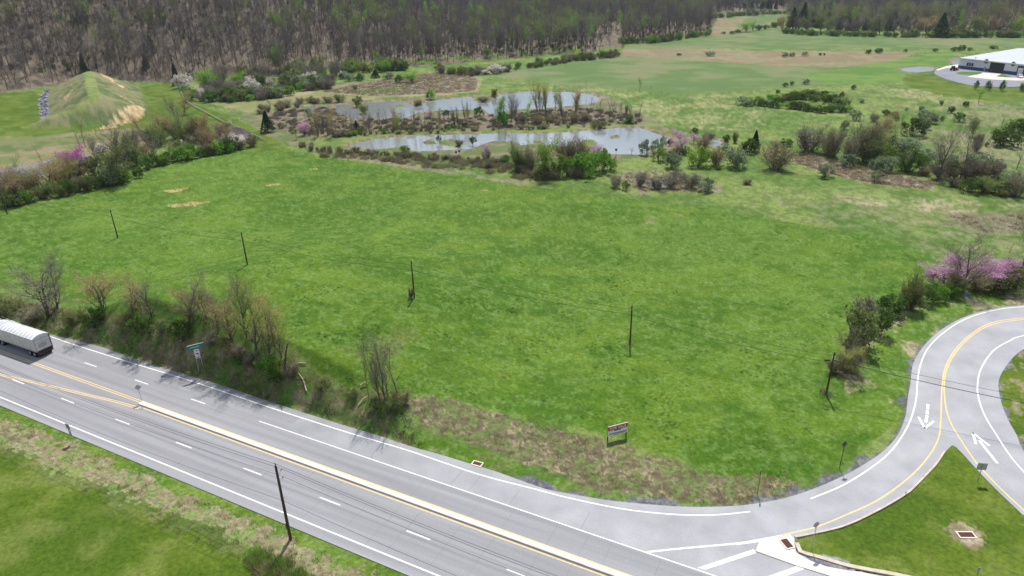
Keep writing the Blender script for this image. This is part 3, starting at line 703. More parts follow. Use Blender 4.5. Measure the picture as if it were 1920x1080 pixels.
# arrows
def stroke(pts, w_, name='lane_arrow'):
    mb = MB()
    for a, b in pts: strip(mb, W([a])[0], W([b])[0], w_, .026)
    mb.build(name, M['white'], ramp)
stroke([((1740, 758), (1739, 768)), ((1738.7, 770), (1738.3, 777)), ((1738, 779), (1736, 792))], .34)
stroke([((1722.5, 782), (1734, 804)), ((1733, 804), (1751, 789.5))], .30)
stroke([((1836, 826), (1870, 869))], .32); stroke([((1823.5, 811), (1830, 833)), ((1823, 811), (1855, 836))], .30)
def grate(px, w_, d_, rz, label, z=.03, m='concrete'):
    p = W([px])[0]; g = thing('storm_drain', label, 'drain', (p[0], p[1], z), rz)
    f = MB(); a, b = w_/2, d_/2
    f.box(-a-.14, a+.14, -b-.14, -b, -.05, .06); f.box(-a-.14, a+.14, b, b+.14, -.05, .06); f.box(-a-.14, -a, -b, b, -.05, .06); f.box(a, a+.14, -b, b, -.05, .06)
    f.build('drain_frame', M[m], g)
    MB().box(-a, a, -b, b, -.06, .0).build('drain_well', M['rust'], g)
    gb = MB(); k = int(w_/.12)
    for i in range(k): x = -a+(i+.5)*w_/k; gb.box(x-.02, x+.02, -b, b, .01, .045)
    gb.build('grate', M['rust'], g)
grate((895, 870), 1.1, .6, TH+.05, 'rusty storm drain grate at the highway edge below the weedy verge')
grate((1475, 1021), .75, 1.2, .25, 'rusty storm drain grate set in the white concrete splitter', .12)
grate((1811, 1005), 1.5, .7, -.05, 'rusty drain grate in the mown grass of the traffic island', .14)

# ------------------------------------------------------------------ plants: prototype meshes
def seg_mesh(segs, sides_of):
    V, Fq = [], []
    for (p0, p1, r0, r1, lv) in segs:
        n = sides_of(lv); d = (p1-p0); L_ = np.linalg.norm(d)+1e-9; d = d/L_
        a = np.cross(d, (0, 0, 1.) if abs(d[2]) < .9 else (1., 0, 0)); a /= np.linalg.norm(a); b = np.cross(d, a)
        o = len(V)
        for c, r in ((p0, r0), (p1, r1)):
            for k in range(n):
                t = 2*math.pi*k/n; V.append(c+(a*math.cos(t)+b*math.sin(t))*r)
        for k in range(n): Fq.append((o+k, o+(k+1) % n, o+n+(k+1) % n, o+n+k))
    return np.array(V), np.array(Fq)
def leaf_quads(C_, size, rs):
    n = len(C_); a = rs.normal(size=(n, 3)); a /= np.linalg.norm(a, axis=1)[:, None]
    b = rs.normal(size=(n, 3)); b -= a*(a*b).sum(1)[:, None]; b /= np.linalg.norm(b, axis=1)[:, None]
    s = size*(.6+.8*rs.rand(n))[:, None]*.5
    V = np.stack([C_-a*s, C_-b*s*.7, C_+a*s, C_+b*s*.7], 1).reshape(-1, 3)
    return V, np.arange(4*n).reshape(n, 4)
def branchy(seed, Ht, r0, fork, spread, up, nl, ntw, lean=0, stems=1, crown0=.35, twl=1.0, kids=(3, 4)):
    """returns wood segments, twig segments, twig tips"""
    rs = np.random.RandomState(seed); segs, tw, tips = [], [], []
    def grow(p, d, L_, r, lv):
        n = 4 if lv == 0 else 3; q = p.copy()
        for i in range(n):
            d = d+rs.normal(size=3)*(.07 if lv == 0 else .16); d[2] += up*(.0 if lv == 0 else .10); d /= np.linalg.norm(d)
            q2 = q+d*L_/n; ra = r*(1-.72*i/n); rb = r*(1-.72*(i+1)/n)
            segs.append((q, q2, ra, rb, lv))
            fr_ = (i+1)/n
            if lv < nl and (lv > 0 or fr_ > fork):
                for k in range(rs.randint(kids[0], kids[1]+1) if lv == 0 else 2):
                    th = rs.rand()*6.283; sp = spread*(.6+.8*rs.rand())
                    side = np.array([math.cos(th), math.sin(th), 0]); dd = d*math.cos(sp)+side*math.sin(sp); dd /= np.linalg.norm(dd)
                    grow(q+(q2-q)*rs.rand(), dd, L_*(.5+.25*rs.rand())*(1-.35*fr_*(lv == 0)), rb*.62, lv+1)
            if lv >= nl-1 or (lv > 0 and fr_ > .6) or (lv == 0 and fr_ > .85):
                for k in range(ntw):
                    b_ = q+(q2-q)*rs.rand(); dd = d*.6+rs.normal(size=3)*.55; dd[2] += up*.35; dd /= np.linalg.norm(dd)
                    l_ = twl*(.5+.9*rs.rand()); e = b_+dd*l_; tw.append((b_, e)); tips.append(e); tips.append(b_+dd*l_*.6)
            q = q2
    for s in range(stems):
        th = rs.rand()*6.283; k = 0 if stems == 1 else .22+.18*rs.rand()
        d = np.array([math.cos(th)*k+lean, math.sin(th)*k, 1.]); d /= np.linalg.norm(d)
        grow(np.array([math.cos(th)*.15*(stems > 1), math.sin(th)*.15*(stems > 1), -.15]), d, Ht*(.8 if nl else 1)*(1-.2*rs.rand()*(stems > 1)), r0, 0)
    return segs, tw, np.array(tips)
def sliver(tw, wd, rs):
    V = []
    for b_, e in tw:
        d = e-b_; s = np.cross(d, rs.normal(size=3)); s /= np.linalg.norm(s)+1e-9
        V += [b_-s*wd, b_+s*wd, e+s*wd*.35, e-s*wd*.35]
    V = np.array(V); return V, np.arange(len(V)).reshape(-1, 4)
PROTO = {}
def reg(name, wood, crown):
    """wood/crown = (V, F); stores height & width"""
    allv = np.vstack([wood[0], crown[0]]); h = np.percentile(allv[:, 2], 99.3); r = np.percentile(np.hypot(allv[:, 0], allv[:, 1]), 95)
    PROTO[name] = dict(h=float(h), w=float(2*r), wood=wood, crown=crown, cache={})
def join2(a, b): return np.vstack([a[0], b[0]]), np.vstack([a[1], b[1]+len(a[0])])
def clean(V, h=None): return V
for i in range(3):     # spreading bare trees, optionally with buds
    rs = np.random.RandomState(100+i)
    sg, tw, tips = branchy(20+i, 8.5, .17, .22, .62, 1., 3, 2, lean=.08*(i-1), twl=.8, kids=(2, 3))
    wood = seg_mesh(sg, lambda l: 6 if l == 0 else (4 if l == 1 else 3))
    reg('bare%d' % i, wood, sliver([t_ for t_ in tw if rs.rand() < .6], .012, rs))
    c = tips[rs.rand(len(tips)) < .8]+rs.normal(size=(int((0)), 3)).sum() if False else tips
    sel = tips[rs.randint(0, len(tips), 1500)]+rs.normal(size=(1500, 3))*.16
    reg('bud%d' % i, wood, join2(sliver(tw[::2], .014, rs), leaf_quads(sel, .15, rs)))
    sel = tips[rs.randint(0, len(tips), 2300)]+rs.normal(size=(2300, 3))*.2
    reg('bloom%d' % i, wood, join2(sliver(tw[::2], .014, rs), leaf_quads(sel, .21, rs)))
    sel = tips[rs.randint(0, len(tips), 3400)]+rs.normal(size=(3400, 3))*.30
    reg('leafy%d' % i, wood, leaf_quads(sel, .26, rs))
for i in range(4):     # forest trees, tall and slim
    rs = np.random.RandomState(200+i)
    sg, tw, tips = branchy(40+i, 22, .19, .45, .42, 1.2, 2, 2, lean=.04*(i-1.5), twl=1.7, kids=(1, 3))
    wood = seg_mesh(sg, lambda l: 5 if l == 0 else 3)
    reg('forest%d' % i, wood, sliver(tw, .046, rs))
    sel = tips[rs.randint(0, len(tips), 700)]+rs.normal(size=(700, 3))*.5
    reg('forestbud%d' % i, wood, join2(sliver(tw[::2], .035, rs), leaf_quads(sel, .55, rs)))
for i in range(3):     # slim saplings
    rs = np.random.RandomState(300+i)
    sg, tw, tips = branchy(60+i, 7, .09, .3, .45, 1., 1, 4, lean=.04*(i-1), twl=.9, kids=(2, 3))
    wood = seg_mesh(sg, lambda l: 4 if l == 0 else 3)
    reg('slim%d' % i, wood, sliver(tw, .02, rs))
    sel = tips[rs.randint(0, len(tips), 420)]+rs.normal(size=(420, 3))*.25
    reg('slimbud%d' % i, wood, join2(sliver(tw, .016, rs), leaf_quads(sel, .24, rs)))
for i in range(3):     # vase shaped multi-stem
    rs = np.random.RandomState(350+i)
    sg, tw, tips = branchy(80+i, 10, .16, .3, .35, 1.2, 2, 3, stems=5, twl=.8, kids=(1, 3))
    wood = seg_mesh(sg, lambda l: 5 if l == 0 else 3)
    sel = tips[rs.randint(0, len(tips), 1300)]+rs.normal(size=(1300, 3))*.25
    reg('vase%d' % i, wood, join2(sliver(tw[::2], .02, rs), leaf_quads(sel, .25, rs)))
    reg('vasebare%d' % i, wood, sliver(tw, .018, rs))
def bushpts(rs, n, K, w=1.25, h=2.3, fill=.25, flat_=.0):
    cs = []
    for k in range(K):
        th = rs.rand()*6.283; rr = w*.78*math.sqrt(rs.rand()); z = h*(.15+.72*rs.rand()*(1-rr/w*.55))
        cs.append((rr*math.cos(th), rr*math.sin(th), z, (.16+.24*rs.rand()**1.5)*w))
    cs = np.array(cs); k = rs.randint(0, K, n); d = rs.normal(size=(n, 3)); d /= np.linalg.norm(d, axis=1)[:, None]
    r = cs[k, 3]*np.where(rs.rand(n) < fill, rs.rand(n), .82+.25*rs.rand(n))
    p = cs[k, :3]+d*r[:, None]*np.array([1, 1, .95]); p[:, 2] = np.abs(p[:, 2])*1.0+.02
    return p
for i in range(4):     # leafy shrubs
    rs = np.random.RandomState(400+i)
    sg, tw, tips = branchy(90+i, 1.7, .035, .2, .6, .6, 1, 2, stems=6, twl=.5, kids=(1, 2))
    wood = seg_mesh(sg, lambda l: 3)
    reg('bush%d' % i, wood, leaf_quads(bushpts(rs, 2200, 22+3*i, w=1.3, h=2.4, fill=.4), .13, rs))
    sg, tw, tips = branchy(95+i, 2.1, .022, .1, .55, .8, 1, 5, stems=9, twl=.5, kids=(2, 3))
    wood = seg_mesh(sg, lambda l: 3)
    sel = tips[rs.randint(0, len(tips), 500)]+rs.normal(size=(500, 3))*.12
    reg('twiggy%d' % i, wood, join2(sliver(tw, .011, rs), leaf_quads(sel, .08, rs)))
for i in range(2):     # conifers
    rs = np.random.RandomState(500+i); n = 2600
    t_ = rs.rand(n)**.75; z = .3+t_*6.2; R_ = (1-t_)*1.75+.08; th = rs.rand(n)*6.283; lay = .75+.25*np.abs(np.sin(z*4.5+rs.rand(n)*.6))
    rr = R_*lay*np.where(rs.rand(n) < .3, rs.rand(n), .85+.2*rs.rand(n))
    pts = np.stack([rr*np.cos(th), rr*np.sin(th), z-.25*rr], 1)
    reg('conifer%d' % i, seg_mesh([(np.array([0, 0, -.1]), np.array([0, 0, 6.]), .13, .02, 0)], lambda l: 5), leaf_quads(pts, .30, rs))
for i in range(3):     # low brush of dead/brown stems
    rs = np.random.RandomState(600+i); tw = []
    for k in range(260):
        th = rs.rand()*6.283; rr = 1.1*math.sqrt(rs.rand()); b_ = np.array([rr*math.cos(th), rr*math.sin(th), 0]); d = rs.normal(size=3)*.28+np.array([b_[0]*.15, b_[1]*.15, 1])
        l_ = (.7+.7*rs.rand())*(1-.3*rr); tw.append((b_, b_+d/np.linalg.norm(d)*l_))
    reg('brush%d' % i, seg_mesh([(np.array([0, 0, -.1]), np.array([.05, 0, .9]), .03, .01, 0)], lambda l: 3), sliver(tw, .022, rs))
def pmesh(name, which, m):
    pr = PROTO[name]; key = (which, m.name)
    if key not in pr['cache']: pr['cache'][key] = npmesh(('trunk' if which == 'wood' else 'crown'), pr[which][0], pr[which][1], m)
    return pr['cache'][key]
# kinds: proto base, count, wood material, crown material, label adjective, noun
KINDS = {
    'bare': ('bare', 3, 'bark', 'twig', 'leafless grey spreading', 'tree'), 'rust': ('bud', 3, 'bark', 'rust', 'rust-budded open', 'tree'),
    'yellow': ('bud', 3, 'bark', 'yellow', 'yellow-green budding', 'tree'), 'freshtree': ('leafy', 3, 'bark', 'fresh', 'fresh light green leafy', 'tree'),
    'olivetree': ('leafy', 3, 'bark', 'olive', 'olive green leafy', 'tree'), 'redbud': ('bloom', 3, 'bark', 'pink', 'pink flowering', 'tree'),
    'magbud': ('leafy', 3, 'bark', 'magenta', 'bright magenta flowering', 'tree'), 'whitetree': ('leafy', 3, 'bark', 'white', 'white blossoming', 'tree'),
    'slim': ('slim', 3, 'bark', 'twig', 'slim leafless', 'sapling'), 'slimy': ('slimbud', 3, 'bark', 'fresh', 'slim pale green', 'sapling'),
    'slimr': ('slimbud', 3, 'bark', 'rust', 'slim rust-budded', 'sapling'),
    'vasey': ('vase', 3, 'bark', 'yellow', 'yellow-green many-stemmed', 'tree'), 'vaser': ('vase', 3, 'bark', 'rust', 'rust-tinged many-stemmed', 'tree'),
    'vaseb': ('vasebare', 3, 'bark', 'twig', 'bare many-stemmed', 'tree'), 'forest': ('forest', 4, 'barkd', 'twigf', 'tall leafless grey', 'tree'),
    'bdark': ('bush', 4, 'bark', 'dark', 'dark green rounded', 'shrub'), 'bbright': ('bush', 4, 'bark', 'bright', 'bright green rounded', 'shrub'),
    'bfresh': ('bush', 4, 'bark', 'fresh', 'lime green rounded', 'shrub'), 'bsage': ('bush', 4, 'bark', 'sage', 'grey-green rounded', 'shrub'),
    'bolive': ('bush', 4, 'bark', 'olive', 'olive green rounded', 'shrub'), 'bwhite': ('bush', 4, 'bark', 'white', 'white blossoming', 'shrub'),
    'byellow': ('bush', 4, 'bark', 'yellow', 'yellowish green', 'shrub'),
    'tbrown': ('twiggy', 4, 'bark', 'brown', 'brown twiggy', 'shrub'), 'tumber': ('twiggy', 4, 'bark', 'umber', 'dark brown twiggy', 'shrub'),
    'tolive': ('twiggy', 4, 'bark', 'olive', 'olive twiggy', 'shrub'), 'tgrey': ('twiggy', 4, 'bark', 'twig', 'grey twiggy', 'shrub'),
    'conifer': ('conifer', 2, 'bark', 'conif', 'dark evergreen', 'tree'),
}
PL = []      # placed plants: for labels
def plant_at(kind, p, h, wd, cluster, px, lab=None, tilt=0):
    base, n, wm_, cm, adj, noun = KINDS[kind]; name = base+str(rnd.randrange(n)); pr = PROTO[name]
    cat = {'tree': 'tree', 'shrub': 'shrub', 'sapling': 'tree'}[noun]
    o = bpy.data.objects.new({'tree': 'deciduous_tree', 'shrub': 'shrub', 'sapling': 'young_tree'}[noun] if kind != 'conifer' else 'evergreen_tree', None)
    COL.objects.link(o); o.location = p; o.rotation_euler = (rnd.uniform(-.03, .03), tilt, rnd.uniform(0, 6.28))
    sx_ = wd/pr['w']; o.scale = (sx_, sx_, h/pr['h'])
    a = bpy.data.objects.new('trunk', pmesh(name, 'wood', M[wm_])); b = bpy.data.objects.new('crown', pmesh(name, 'crown', L[cm]))
    for c in (a, b): COL.objects.link(c); c.parent = o
    o['category'] = cat
    PL.append((o, kind, cluster, px, lab, h)); return o
def plant(kind, bx, by, hp, wp, cluster, lab=None, tilt=0, bank=None):
    p = P(bx, by); k = mpx(p); dpt = math.atan2(H-p.z, math.hypot(p.x, p.y))
    h = hp*k/math.cos(dpt); p.z -= .05
    return plant_at(kind, p, h, wp*k, cluster, bx, lab, tilt)
CL = {}
def cluster(key, phrase, group): CL[key] = (phrase, group)
cluster('bank', 'on the dark highway bank', 'trees and shrubs on the highway bank')
cluster('clump', 'in the slim clump beside the highway', 'bare trees at the end of the bank')
cluster('ramp', 'between field and curved ramp', 'plants along the curved ramp')
cluster('hedge', 'in the hedge left of the field', 'plants of the left hedge')
cluster('scrub', 'in the scrub below the wooded hill', 'scrub below the wooded hill')
cluster('edge', 'at the foot of the dark wood', 'undergrowth along the wood edge')
cluster('marsh', 'on the brown marsh beyond the ponds', 'shrubs on the marsh')
cluster('pondrow', 'on the strip between the two ponds', 'plants between the ponds')
cluster('west', 'in the brown thicket west of the upper pond', 'thicket west of the ponds')
cluster('front', 'on the lower pond near shore', 'plants in front of the lower pond')
cluster('east', 'just east of the lower pond', 'plants east of the lower pond')
cluster('draw', 'in the draw right of the field', 'plants of the wet draw')
cluster('thick', 'in the green thicket of the far meadow', 'green thicket in the meadow')
cluster('mead', 'alone in the right meadow', 'scattered meadow shrubs')
cluster('drive', 'in the row below the factory drive', 'trees below the factory drive')
cluster('farrow', 'in the hedge line across the far fields', 'far hedge line')
cluster('wood', 'among the trees of the wooded hillside', 'green trees in the wood')
for a in [('bare', 90, 598, 100, 80, 'bank', None, -.22), ('bare', 108, 580, 78, 50, 'bank'), ('rust', 196, 583, 66, 66, 'bank', None, -.15), ('slim', 199, 578, 42, 20, 'bank'),
          ('rust', 248, 583, 52, 48, 'bank'), ('bare', 285, 596, 70, 42, 'bank'), ('slimr', 266, 590, 52, 28, 'bank'), ('bare', 352, 612, 88, 66, 'bank', None, -.2), ('rust', 364, 600, 58, 50, 'bank'),
          ('rust', 388, 600, 58, 36, 'bank'), ('bare', 462, 632, 96, 46, 'bank'), ('yellow', 480, 655, 84, 90, 'bank'), ('rust', 505, 662, 74, 68, 'bank'), ('yellow', 528, 672, 74, 50, 'bank'),
          ('rust', 434, 640, 72, 60, 'bank'), ('bare', 410, 618, 60, 34, 'bank'), ('slim', 516, 665, 80, 22, 'bank'), ('slim', 497, 662, 74, 18, 'bank'),
          ('bdark', 178, 612, 42, 46, 'bank'), ('bbright', 190, 600, 30, 26, 'bank'), ('tolive', 140, 606, 36, 46, 'bank'), ('tumber', 60, 600, 32, 60, 'bank'), ('tolive', 20, 585, 34, 66, 'bank'),
          ('bdark', 270, 625, 42, 54, 'bank'), ('tolive', 235, 612, 30, 44, 'bank'), ('bdark', 340, 640, 52, 52, 'bank'), ('bolive', 305, 625, 34, 40, 'bank'), ('tumber', 395, 645, 34, 44, 'bank'),
          ('tbrown', 440, 668, 34, 60, 'bank'), ('tumber', 470, 684, 32, 46, 'bank'), ('bdark', 452, 682, 26, 36, 'bank'), ('bbright', 497, 695, 38, 44, 'bank'), ('bbright', 530, 705, 36, 38, 'bank'),
          ('bdark', 515, 715, 36, 40, 'bank'), ('bolive', 420, 652, 28, 34, 'bank'), ('tumber', 548, 705, 40, 40, 'bank'), ('tolive', 600, 730, 22, 30, 'bank'), ('tolive', 660, 745, 22, 34, 'bank'),
          ('slim', 692, 748, 108, 26, 'clump'), ('bare', 713, 754, 88, 44, 'clump'), ('bare', 722, 752, 92, 64, 'clump', None, .12), ('slim', 746, 752, 100, 34, 'clump', None, .28), ('slim', 728, 760, 66, 26, 'clump'),
          ('tolive', 735, 768, 34, 44, 'clump'), ('bolive', 705, 768, 22, 28, 'clump'), ('tbrown', 755, 756, 24, 30, 'clump'),
          ('yellow', 1585, 700, 56, 56, 'ramp'), ('tumber', 1590, 698, 44, 52, 'ramp'), ('tumber', 1565, 700, 30, 34, 'ramp'), ('bolive', 1606, 655, 76, 72, 'ramp'), ('tumber', 1598, 662, 50, 50, 'ramp'), ('bdark', 1648, 628, 52, 40, 'ramp'),
          ('tgrey', 1618, 592, 38, 44, 'ramp'), ('bdark', 1672, 592, 40, 46, 'ramp'), ('tolive', 1704, 580, 72, 48, 'ramp'), ('bolive', 1707, 582, 48, 40, 'ramp'), ('bdark', 1730, 568, 36, 34, 'ramp'), ('bbright', 1752, 562, 32, 38, 'ramp'), ('bbright', 1778, 556, 26, 34, 'ramp'),
          ('redbud', 1768, 540, 56, 66, 'ramp'), ('redbud', 1800, 535, 60, 60, 'ramp'), ('redbud', 1858, 538, 52, 60, 'ramp'), ('redbud', 1905, 530, 46, 60, 'ramp'), ('redbud', 1836, 528, 38, 56, 'ramp'), ('redbud', 1880, 526, 38, 54, 'ramp'), ('redbud', 1935, 528, 40, 56, 'ramp'), ('redbud', 1748, 534, 34, 40, 'ramp'), ('tbrown', 1835, 545, 34, 50, 'ramp'),
          ('bare', 1806, 548, 98, 66, 'ramp'), ('bare', 1904, 540, 92, 60, 'ramp'), ('bdark', 1862, 550, 26, 36, 'ramp'), ('bolive', 1906, 552, 48, 46, 'ramp'), ('bdark', 1880, 550, 22, 26, 'ramp'), ('tolive', 1790, 552, 44, 36, 'ramp'),
          # left hedge specials
          ('magbud', 147, 322, 40, 48, 'hedge'), ('bsage', 212, 346, 34, 42, 'hedge'), ('bare', 238, 322, 86, 74, 'hedge'), ('olivetree', 225, 345, 64, 50, 'hedge'), ('yellow', 122, 348, 44, 66, 'hedge'), ('rust', 95, 362, 56, 60, 'hedge'), ('rust', 40, 380, 60, 60, 'hedge'),
          ('bare', 32, 376, 66, 34, 'hedge', None, -.2), ('rust', 270, 262, 44, 40, 'hedge'), ('rust', 310, 265, 50, 46, 'hedge'), ('bare', 345, 255, 66, 40, 'hedge'), ('rust', 384, 265, 48, 26, 'hedge'), ('slimr', 393, 268, 46, 16, 'hedge'), ('bare', 368, 262, 46, 28, 'hedge'),
          ('rust', 345, 215, 38, 34, 'hedge'), ('whitetree', 449, 278, 26, 32, 'hedge'), ('bwhite', 424, 272, 20, 20, 'hedge'), ('tumber', 416, 256, 24, 32, 'hedge'), ('tumber', 474, 275, 20, 22, 'hedge'), ('bwhite', 343, 276, 12, 14, 'hedge'), ('bwhite', 192, 285, 14, 22, 'hedge'),
          ('bare', 180, 300, 44, 24, 'hedge'), ('slim', 150, 280, 38, 14, 'hedge'), ('slim', 160, 276, 44, 14, 'hedge'), ('bare', 290, 300, 50, 44, 'hedge'), ('slim', 85, 330, 44, 12, 'hedge'), ('bwhite', 431, 234, 8, 8, 'hedge'),
          # scrub
          ('bwhite', 347, 165, 22, 30, 'scrub'), ('bwhite', 372, 182, 16, 22, 'scrub'), ('freshtree', 384, 172, 38, 42, 'scrub'), ('bbright', 358, 188, 20, 24, 'scrub'), ('bsage', 343, 172, 12, 14, 'scrub'), ('bwhite', 445, 163, 12, 18, 'scrub'), ('whitetree', 472, 158, 16, 22, 'scrub'), ('conifer', 333, 160, 34, 14, 'scrub'),
          ('bwhite', 398, 160, 9, 14, 'scrub'), ('bsage', 523, 183, 16, 22, 'scrub'), ('bsage', 565, 160, 16, 30, 'scrub'), ('bsage', 600, 158, 14, 30, 'scrub'), ('freshtree', 445, 165, 26, 36, 'scrub'), ('freshtree', 518, 130, 40, 26, 'scrub'),
          ('freshtree', 772, 155, 20, 32, 'marsh'), ('bdark', 748, 155, 14, 18, 'marsh'), ('bsage', 655, 152, 14, 18, 'marsh'), ('bdark', 676, 152, 14, 12, 'marsh'), ('bsage', 672, 150, 12, 22, 'marsh'), ('conifer', 704, 146, 14, 16, 'marsh'), ('bsage', 728, 148, 12, 20, 'marsh'), ('tgrey', 666, 168, 9, 10, 'marsh'),
          ('bfresh', 807, 186, 18, 20, 'marsh'), ('tumber', 885, 143, 9, 10, 'marsh'), ('bwhite', 932, 137, 15, 34, 'edge'), ('bwhite', 912, 140, 9, 20, 'edge'), ('bwhite', 935, 134, 10, 12, 'edge'), ('bolive', 670, 200, 18, 18, 'marsh'), ('tolive', 683, 212, 16, 18, 'marsh'), ('tumber', 783, 197, 10, 20, 'marsh'),
          ('bolive', 927, 182, 14, 14, 'marsh'), ('tumber', 905, 190, 9, 26, 'marsh'),
          # west thicket
          ('conifer', 503, 248, 36, 22, 'west'), ('redbud', 571, 254, 26, 24, 'west'), ('slimy', 556, 262, 22, 12, 'west'), ('slimy', 590, 262, 18, 10, 'west'), ('bare', 507, 205, 18, 12, 'west'),
          ('rust', 598, 256, 52, 26, 'pondrow'), ('rust', 625, 256, 54, 30, 'pondrow'), ('slim', 608, 256, 40, 12, 'west'), ('bdark', 578, 213, 9, 12, 'west'),
          # between the ponds
          ('freshtree', 933, 236, 52, 30, 'pondrow'), ('bbright', 946, 236, 26, 22, 'pondrow'), ('bdark', 899, 217, 16, 20, 'pondrow'), ('bdark', 927, 236, 9, 10, 'pondrow'), ('bare', 958, 234, 62, 26, 'pondrow'), ('bare', 968, 236, 60, 26, 'pondrow'), ('slimy', 991, 234, 46, 22, 'pondrow'),
          ('vasey', 1013, 224, 66, 46, 'pondrow'), ('vasey', 1025, 220, 58, 30, 'pondrow'), ('slimy', 1041, 222, 50, 12, 'pondrow'), ('vasey', 1055, 222, 56, 26, 'pondrow'), ('vaser', 1077, 222, 56, 40, 'pondrow'), ('tbrown', 1076, 230, 20, 24, 'pondrow'),
          ('slim', 1142, 226, 36, 14, 'pondrow'), ('slim', 1153, 222, 38, 14, 'pondrow'), ('slim', 1165, 222, 36, 14, 'pondrow'), ('slimy', 1181, 230, 30, 18, 'pondrow'), ('bdark', 1180, 231, 12, 18, 'pondrow'), ('slim', 1200, 227, 38, 16, 'pondrow'), ('slim', 1119, 220, 22, 8, 'pondrow'), ('slim', 1100, 218, 22, 8, 'pondrow'),
          ('bolive', 1125, 240, 12, 26, 'pondrow'), ('redbud', 1094, 224, 9, 10, 'pondrow'), ('slim', 1099, 175, 24, 8, 'pondrow'), ('slimy', 1199, 172, 26, 10, 'mead'), ('slim', 1220, 168, 12, 6, 'mead'), ('bdark', 823, 265, 10, 10, 'pondrow'), ('bdark', 887, 270, 14, 16, 'pondrow'), ('tumber', 861, 272, 10, 18, 'pondrow'),
          ('slim', 936, 262, 34, 12, 'pondrow'), ('slim', 947, 262, 28, 12, 'pondrow'), ('slim', 800, 252, 28, 10, 'pondrow'), ('bbright', 680, 250, 12, 18, 'pondrow'), ('bbright', 721, 250, 10, 14, 'pondrow'), ('bbright', 663, 254, 8, 12, 'pondrow'), ('slimy', 746, 246, 28, 16, 'pondrow'), ('slimy', 853, 243, 14, 8, 'pondrow'), ('bbright', 842, 243, 7, 8, 'pondrow'),
          ('conifer', 669, 243, 16, 12, 'pondrow'), ('rust', 745, 240, 34, 24, 'pondrow'), ('bdark', 835, 215, 8, 16, 'pondrow'), ('redbud', 805, 222, 16, 16, 'pondrow'),
          # near shore
          ('bbright', 760, 290, 16, 22, 'front'), ('redbud', 914, 296, 26, 22, 'front'), ('tgrey', 912, 300, 18, 20, 'front'), ('bdark', 948, 305, 14, 20, 'front'), ('tolive', 975, 318, 50, 44, 'front'), ('bdark', 982, 318, 28, 34, 'front'), ('tumber', 1000, 322, 44, 32, 'front'), ('freshtree', 1018, 334, 72, 52, 'front'), ('bolive', 1022, 332, 24, 44, 'front'),
          ('bbright', 1050, 331, 38, 40, 'front'), ('bsage', 1068, 330, 16, 22, 'front'), ('tbrown', 1064, 310, 50, 46, 'front'), ('tbrown', 1084, 312, 50, 40, 'front'), ('bbright', 1098, 330, 42, 48, 'front'), ('bbright', 1130, 322, 40, 46, 'front'), ('bfresh', 1142, 318, 28, 28, 'front'), ('rust', 1103, 300, 34, 36, 'front'), ('redbud', 1118, 296, 28, 30, 'front'), ('tolive', 1075, 325, 30, 30, 'front'),
          # east of pond
          ('slim', 1184, 289, 14, 16, 'east'), ('bsage', 1212, 290, 26, 28, 'east'), ('bsage', 1232, 284, 22, 20, 'east'), ('bsage', 1243, 278, 22, 14, 'east'), ('bdark', 1256, 272, 12, 12, 'east'), ('redbud', 1278, 284, 38, 44, 'east'), ('redbud', 1300, 268, 18, 22, 'east'), ('bdark', 1301, 252, 12, 14, 'east'), ('tbrown', 1316, 284, 28, 32, 'east'),
          ('bfresh', 1235, 302, 24, 26, 'east'), ('bsage', 1263, 316, 28, 32, 'east'), ('bfresh', 1309, 312, 34, 44, 'east'), ('tbrown', 1343, 310, 34, 34, 'east'), ('bsage', 1378, 314, 34, 42, 'east'), ('bfresh', 1347, 318, 8, 12, 'east'), ('tbrown', 1452, 318, 46, 56, 'east'), ('bdark', 1405, 286, 24, 36, 'east'), ('conifer', 1414, 284, 36, 18, 'east'), ('bsage', 1358, 282, 12, 16, 'east'), ('bdark', 1283, 290, 14, 20, 'east'),
          ('bdark', 1361, 268, 14, 14, 'east'), ('tolive', 1378, 268, 20, 12, 'east'), ('tumber', 1326, 262, 14, 34, 'east'), ('tumber', 1270, 290, 16, 22, 'east'), ('bdark', 1256, 300, 16, 20, 'east'), ('bdark', 1472, 274, 12, 22, 'east'), ('tumber', 1454, 275, 10, 14, 'east'),
          ('bsage', 1322, 358, 24, 34, 'east'), ('tgrey', 1292, 352, 26, 30, 'east'), ('tgrey', 1255, 352, 24, 36, 'east'), ('tgrey', 1272, 338, 18, 32, 'east'), ('tgrey', 1200, 348, 26, 26, 'east'), ('bolive', 1174, 356, 16, 16, 'east'), ('tgrey', 1155, 352, 22, 24, 'east'), ('slim', 1243, 336, 18, 10, 'east'), ('slim', 1227, 332, 20, 12, 'east'), ('tgrey', 1232, 354, 20, 30, 'east'), ('tgrey', 1305, 345, 16, 20, 'east'), ('tbrown', 1400, 345, 10, 20, 'east'),
          # wet draw
          ('tgrey', 1515, 284, 42, 48, 'draw'), ('bare', 1520, 282, 46, 46, 'draw'), ('tumber', 1557, 294, 50, 36, 'draw'), ('tumber', 1550, 290, 34, 30, 'draw'), ('rust', 1636, 280, 62, 60, 'draw'), ('tumber', 1612, 302, 66, 48, 'draw'), ('tumber', 1592, 306, 50, 36, 'draw'), ('tolive', 1630, 306, 50, 44, 'draw'), ('yellow', 1645, 290, 50, 50, 'draw'),
          ('bsage', 1588, 312, 20, 34, 'draw'), ('bsage', 1675, 285, 26, 50, 'draw'), ('bsage', 1700, 290, 26, 40, 'draw'), ('bbright', 1660, 300, 24, 36, 'draw'), ('bsage', 1663, 322, 24, 34, 'draw'), ('bdark', 1704, 322, 34, 44, 'draw'), ('tumber', 1695, 320, 30, 30, 'draw'), ('bsage', 1738, 306, 22, 30, 'draw'), ('bsage', 1640, 316, 16, 22, 'draw'),
